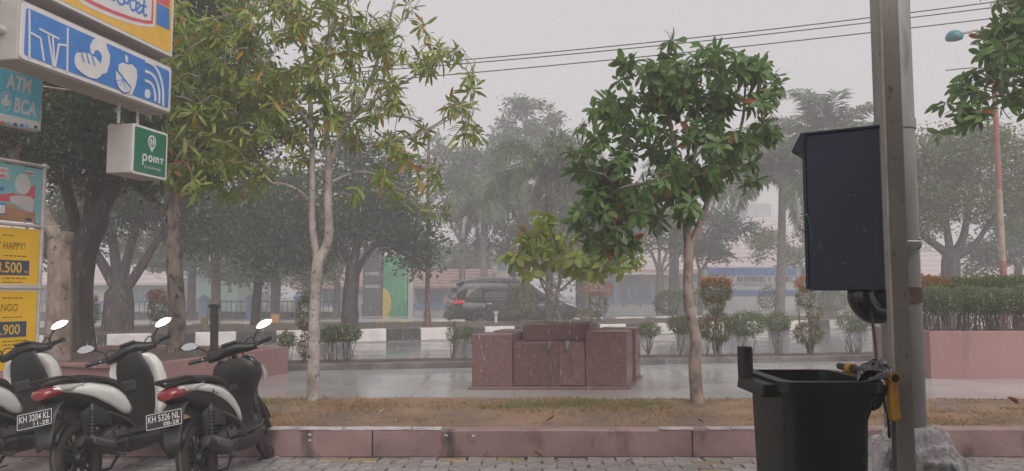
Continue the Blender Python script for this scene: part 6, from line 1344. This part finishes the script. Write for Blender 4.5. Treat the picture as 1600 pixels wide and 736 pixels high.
def tiled(root, x0, x1, ye, yr, Y, dpt, m, x0t=None, x1t=None, n=7):   # sloping roof, courses proud of each other
    a, b = A(x0, ye, Y), A(x1, ye, Y); c, d = A(x0t or x0, yr, Y + dpt), A(x1t or x1, yr, Y + dpt); rf = None
    for i in range(n):
        t0, t1 = i / n, (i + 1) / n; p, q, r_, s_ = a.lerp(c, t0), b.lerp(d, t0), b.lerp(d, t1), a.lerp(c, t1); up = V(0, 0, .14)
        o = MB().hexa([p - V(0, 0, .03), q - V(0, 0, .03), r_ - V(0, 0, .05), s_ - V(0, 0, .05)], [p + up, q + up, r_ + up * .5, s_ + up * .5])
        if rf is None: rf = o.build('roof', m, root)
        else: o.build('roof_course', m, rf)
    return rf
# house with the striped red roof, both sides of the gate pillar
h1 = empty('house', A(600, 490, 50), 'low house with a striped red roof behind the green gate pillar', 'house')
front(470, 760, 440, 492, 50, 5, M['plaster'], 'wall', h1)
tiled(h1, 460, 770, 450, 422, 49.4, 3.5, M['tile'], n=6)
for x in (478, 505, 650, 672): win(x, x + 18, 458, 476, 50, h1, 0, 1)
win(668, 692, 458, 474, 50, h1, .02, 2)
MB().box((A(690, 482, 50).x, 49.95, A(690, 479, 50).z), (5.5, .06, .35)).build('skirting_band', M['frame_blue'], h1)
# white two storey house
h2 = empty('house', A(730, 480, 60), 'white two storey house with a balcony seen between the palms', 'house')
front(645, 800, 385, 492, 60, 6, M['plaster'], 'wall', h2)
front(640, 806, 380, 390, 59.2, 7.5, M['plaster_grey'], 'roof', h2)
front(648, 798, 424, 437, 58.9, .15, M['tile_pale'], 'balcony_wall', h2)
front(645, 800, 436, 441, 58.9, 1.2, M['plaster'], 'balcony_floor', h2)
for x in (655, 676, 700, 770): front(x, x + 5, 392, 425, 58.95, .25, M['plaster'], 'column', h2)
for x in (662, 683, 712, 740, 778): win(x, x + 13, 398, 421, 60, h2, 0, 1)
# house with the wide pink roof
h3 = empty('house', A(1100, 490, 56), 'long house with a wide pale pink roof behind the right hand trees', 'house')
front(925, 1270, 425, 490, 56, 6, M['plaster_grey'], 'wall', h3)
tiled(h3, 915, 1285, 426, 372, 55.2, 7, M['tile_pale'], 960, 1250, 8)
MB().box((A(1100, 424, 55).x, 55.05, A(1100, 424, 55).z), (17, .12, .28)).build('eave_board', M['tile'], h3)
for x in (945, 966, 984, 1002, 1020, 1066): win(x, x + 15, 440, 472, 56, h3, 0, 1)
for x in (935, 974, 1000, 1062): front(x, x + 2, 428, 480, 53.6, .2, M['dark_wall'], 'porch_post', h3)
front(935, 1064, 426, 429, 53.6, .2, M['plaster'], 'porch_beam', h3)
h4 = empty('house', A(1185, 480, 85), 'pale far house with a stepped roof high behind the pink roofed house', 'house')
front(1150, 1235, 372, 490, 85, 6, M['plaster'], 'wall', h4); tiled(h4, 1140, 1245, 378, 340, 84, 6, M['tile_pale'], 1165, 1220, 6)
front(1168, 1205, 318, 345, 90, 4, M['plaster_grey'], 'tank_house', h4)
h5 = empty('house', A(100, 480, 52), 'pale house with a pinkish roof behind the left trees', 'house')
front(-60, 270, 440, 492, 52, 5, M['plaster_grey'], 'wall', h5); tiled(h5, -70, 280, 445, 412, 51.4, 4, M['tile_pale'], n=5)
for x in (60, 100, 210, 235): win(x, x + 18, 452, 474, 52, h5, 0, 1)
h6 = empty('house', A(325, 480, 54), 'small pale green walled building behind the vent post', 'house')
front(300, 372, 420, 490, 54, 5, mat('mint', (.16, .26, .20), .7, var=.1), 'wall', h6); tiled(h6, 294, 378, 424, 404, 53.4, 4, M['tile_pale'], n=4)
h7 = empty('house', A(1420, 480, 50), 'grey low house behind the broad tree at the right', 'house')
front(1380, 1640, 430, 490, 50, 5, M['plaster_grey'], 'wall', h7); tiled(h7, 1370, 1660, 433, 395, 49.4, 4, M['tile_pale'], n=5)
for x in (1440, 1500, 1560): win(x, x + 22, 445, 470, 50, h7, 0, 1)
# green gate pillar
YG = 43
gt = empty('gate_pillar', Z(A(610, 490, YG), .16), 'broad green and grey painted gate pillar with a yellow disc', 'gate')
gb = A(610, 490, YG).z; 
def gface(x0, x1, y0, y1, d, m, name, th=.5): 
    a, b = A(x0, y1, YG), A(x1, y0, YG); return MB().box(((a.x + b.x) / 2, YG + th / 2 - d, (max(a.z, .1) + b.z) / 2), (b.x - a.x, th, b.z - max(a.z, .1))).build(name, m, gt)
gface(598, 637, 400, 494, 0, M['wall_green'], 'green_panel'); gface(637.5, 646, 405, 494, 0, M['plaster'], 'white_panel'); gface(566, 597.5, 385, 494, 0, M['dark_wall'], 'dark_panel')
cy0 = A(598, 474, YG); pts = [V(cy0.x + .48 * math.cos(t), YG - .012, cy0.z + .85 * math.sin(t)) for t in np.linspace(-math.pi / 2, math.pi / 2, 16)]
MB().prism(pts, (0, .02, 0)).build('yellow_disc', mat('disc_yellow', (.60, .42, .05), .5, var=.08), gt)
for i, x in enumerate((613, 618, 623, 628, 633)): gface(x, x + 1.6, 425 - i * 4, 480 - i * 3, .015, M['yellow_kerb'] if i > 3 else mat('rib_green', (.06, .38, .16), .5), 'rib', .03)
gface(570, 593, 425, 430, .02, M['plaster_grey'], 'moulding', .03); gface(570, 593, 445, 450, .02, M['plaster_grey'], 'moulding', .03); gface(540, 566, 476, 490, .3, M['plaster_grey'], 'plinth')
# blue framed sign
YN = 45
sgn = empty('school_sign', Z(A(1165, 480, YN), .16), 'long white board with a blue frame and rows of worn letters below the pink roof', 'sign')
sa_, sb_ = A(1102, 470, YN), A(1246, 418, YN)
front(1102, 1246, 429, 462, YN, .3, M['plaster'], 'board', sgn); front(1100, 1250, 418, 430, YN, .4, M['board_blue'], 'top_band', sgn, .04); front(1100, 1250, 453, 462, YN, .4, M['board_blue'], 'bottom_band', sgn, .04)
for x in (1100, 1245): front(x, x + 5, 418, 486, YN, .4, M['plaster_grey'], 'pillar', sgn, .08)
front(1102, 1248, 462, 484, YN, .35, M['plaster'], 'base_wall', sgn)
b = MB(); rl = random.Random(9); x = 1143
while x < 1240:
    wd2 = rl.uniform(2.0, 4.2); a, c = A(x, 440.5, YN), A(x + wd2, 432.5, YN)
    if rl.random() < .86:
        b.box((a.x + .02, YN - .012, (a.z + c.z) / 2), (.045, .02, c.z - a.z))
        if rl.random() < .7: b.box(((a.x + c.x) / 2, YN - .0125, c.z - .03), (c.x - a.x, .02, .05))
        if rl.random() < .5: b.box((c.x - .02, YN - .013, (a.z + c.z) / 2), (.045, .02, c.z - a.z - .02))
        if rl.random() < .5: b.box(((a.x + c.x) / 2, YN - .0135, a.z + .03), (c.x - a.x, .02, .05))
    x += wd2 + 1.2
for (y, xa, xb) in ((443.5, 1150, 1205), (446, 1165, 1215)):
    x = xa
    while x < xb: a = A(x, y, YN); b.box((a.x, YN - .012, a.z), (.10, .02, .05)); x += rl.uniform(3.4, 5)
tag(b.build('lettering', M['pnavy'], sgn), kind='stuff')
# low wall with blue capped pillars
YW = 38
lw = empty('boundary_wall', Z(A(400, 495, YW), .16), 'low dark wall with railings beyond the median at the left', 'wall')
front(60, 560, 487, 505, YW, .25, M['dark_wall'], 'wall_panel', lw)
for x in range(64, 556, 8): a = A(x, 487, YW); MB().cyl(V(a.x, YW + .1, a.z), V(a.x, YW + .1, a.z + .55), .02, 5).build('railing_bar', M['dark_wall'], lw)
a, c = A(60, 487, YW), A(560, 487, YW); MB().box(((a.x + c.x) / 2, YW + .1, a.z + .50), (c.x - a.x, .05, .05)).build('rail', M['dark_wall'], lw)
M['cap_blue'] = mat('cap_blue', (.16, .32, .52), .5, var=.1); M['pil_blue'] = mat('pil_blue', (.25, .36, .50), .6, var=.1)
for (x, yt, w_, lb_) in ((319, 463, 7, 'blue pillar with a pointed cap left of the vent post'), (150, 468, 6, 'blue pillar with a pointed cap beside the multi boughed tree'), (392, 461, 6, 'blue pillar with a pointed cap right of the vent post'), (467, 459, 6, 'blue pillar with a pointed cap beside the pale street tree trunk')):
    a, c = A(x - w_, 492, YW - .4), A(x + w_, yt + 7, YW - .4); g_ = empty('gate_pillar', V(x and (a.x + c.x) / 2, YW - .4, .16), lb_, 'pillar', 'blue capped pillars along the low wall')
    hw = (c.x - a.x) / 2; cx = (a.x + c.x) / 2; zt_ = c.z
    MB().box((cx, YW - .4, (zt_ + .16) / 2), (hw * 2, hw * 2, zt_ - .16)).build('shaft', M['pil_blue'], g_)
    MB().box((cx, YW - .4, zt_ + .03), (hw * 2.5, hw * 2.5, .06)).add([V(cx - hw * 1.25, YW - .4 - hw * 1.25, zt_ + .06), V(cx + hw * 1.25, YW - .4 - hw * 1.25, zt_ + .06), V(cx + hw * 1.25, YW - .4 + hw * 1.25, zt_ + .06), V(cx - hw * 1.25, YW - .4 + hw * 1.25, zt_ + .06), V(cx, YW - .4, zt_ + .32)], [(0, 1, 4), (1, 2, 4), (2, 3, 4), (3, 0, 4)]).build('cap', M['cap_blue'], g_)
p = A(429, 503, 34); ob = empty('cable_box', Z(p, .02), 'small orange box on the ground before the low wall', 'box')
MB().hexa([V(p.x - .17, 34, .012), V(p.x + .17, 34, .012), V(p.x + .17, 34.3, .012), V(p.x - .17, 34.3, .012)], [V(p.x - .17, 34, .5), V(p.x + .17, 34, .5), V(p.x + .17, 34.3, .5), V(p.x - .17, 34.3, .5)]).build('body', mat('box_orange', (.52, .26, .06), .5), ob, bev=.02)
MB().box((p.x, 34.15, .52), (.40, .36, .04)).build('lid', M['rust'], ob)
p = med(320, 4.4); ys = empty('marker_stone', p, 'rounded yellow marker stone on the median left of the vent post', 'stone')
MB().loft([(MH - .02, p.x, .17, .12, p.y), (MH + .14, p.x, .17, .12, p.y), (MH + .24, p.x, .12, .09, p.y), (MH + .27, p.x, .04, .03, p.y)], 'z', 14, 2).build('stone', mat('stone_yellow', (.40, .30, .10), .6, var=.2, scale=6), ys, smooth=True)

# ------------------------------------------------------------------ falling rain near by, and the wet air
nr = 36000
pos = np.stack([rng.uniform(-16, 16, nr), rng.uniform(7.2, 30, nr), rng.uniform(.3, 11, nr)], 1)
keep = (np.abs(pos[:, 0]) < pos[:, 1] * .75); pos = pos[keep]; nr = len(pos)
ln = rng.uniform(.04, .09, nr); rd = rng.uniform(.0015, .003, nr)
tpl = np.array([(0, 0, 1), (1, 0, .2), (-.5, .87, .2), (-.5, -.87, .2), (0, 0, -.25)])
vv = pos[:, None, :] + tpl[None] * np.stack([rd, rd, ln], 1)[:, None, :]
fc = np.array([(0, 1, 2), (0, 2, 3), (0, 3, 1), (4, 2, 1), (4, 3, 2), (4, 1, 3)])[None] + (np.arange(nr) * 5)[:, None, None]
rm = bpy.data.materials.new('raindrop'); rm.use_nodes = True; b_ = rm.node_tree.nodes['Principled BSDF']; b_.inputs['Base Color'].default_value = (.95, .95, .97, 1); b_.inputs['Roughness'].default_value = .05; b_.inputs['Transmission Weight'].default_value = .3; b_.inputs['IOR'].default_value = 1.33
tag(link('rain', fast_mesh('rain', vv.reshape(-1, 3), fc.reshape(-1, 3)), rm), kind='stuff')

hz = MB().box((0, 160, 9), (860, 1000, 20.2)).build('haze', None); hz['kind'] = 'stuff'
hm = bpy.data.materials.new('haze'); hm.use_nodes = True; hn_ = hm.node_tree; hn_.nodes.clear()
vp = hn_.nodes.new('ShaderNodeVolumePrincipled'); vp.inputs['Color'].default_value = (.97, .955, .965, 1); vp.inputs['Density'].default_value = HAZE; vp.inputs['Anisotropy'].default_value = .1
ho = hn_.nodes.new('ShaderNodeOutputMaterial'); hn_.links.new(vp.outputs[0], ho.inputs['Volume']); hz.data.materials.append(hm)
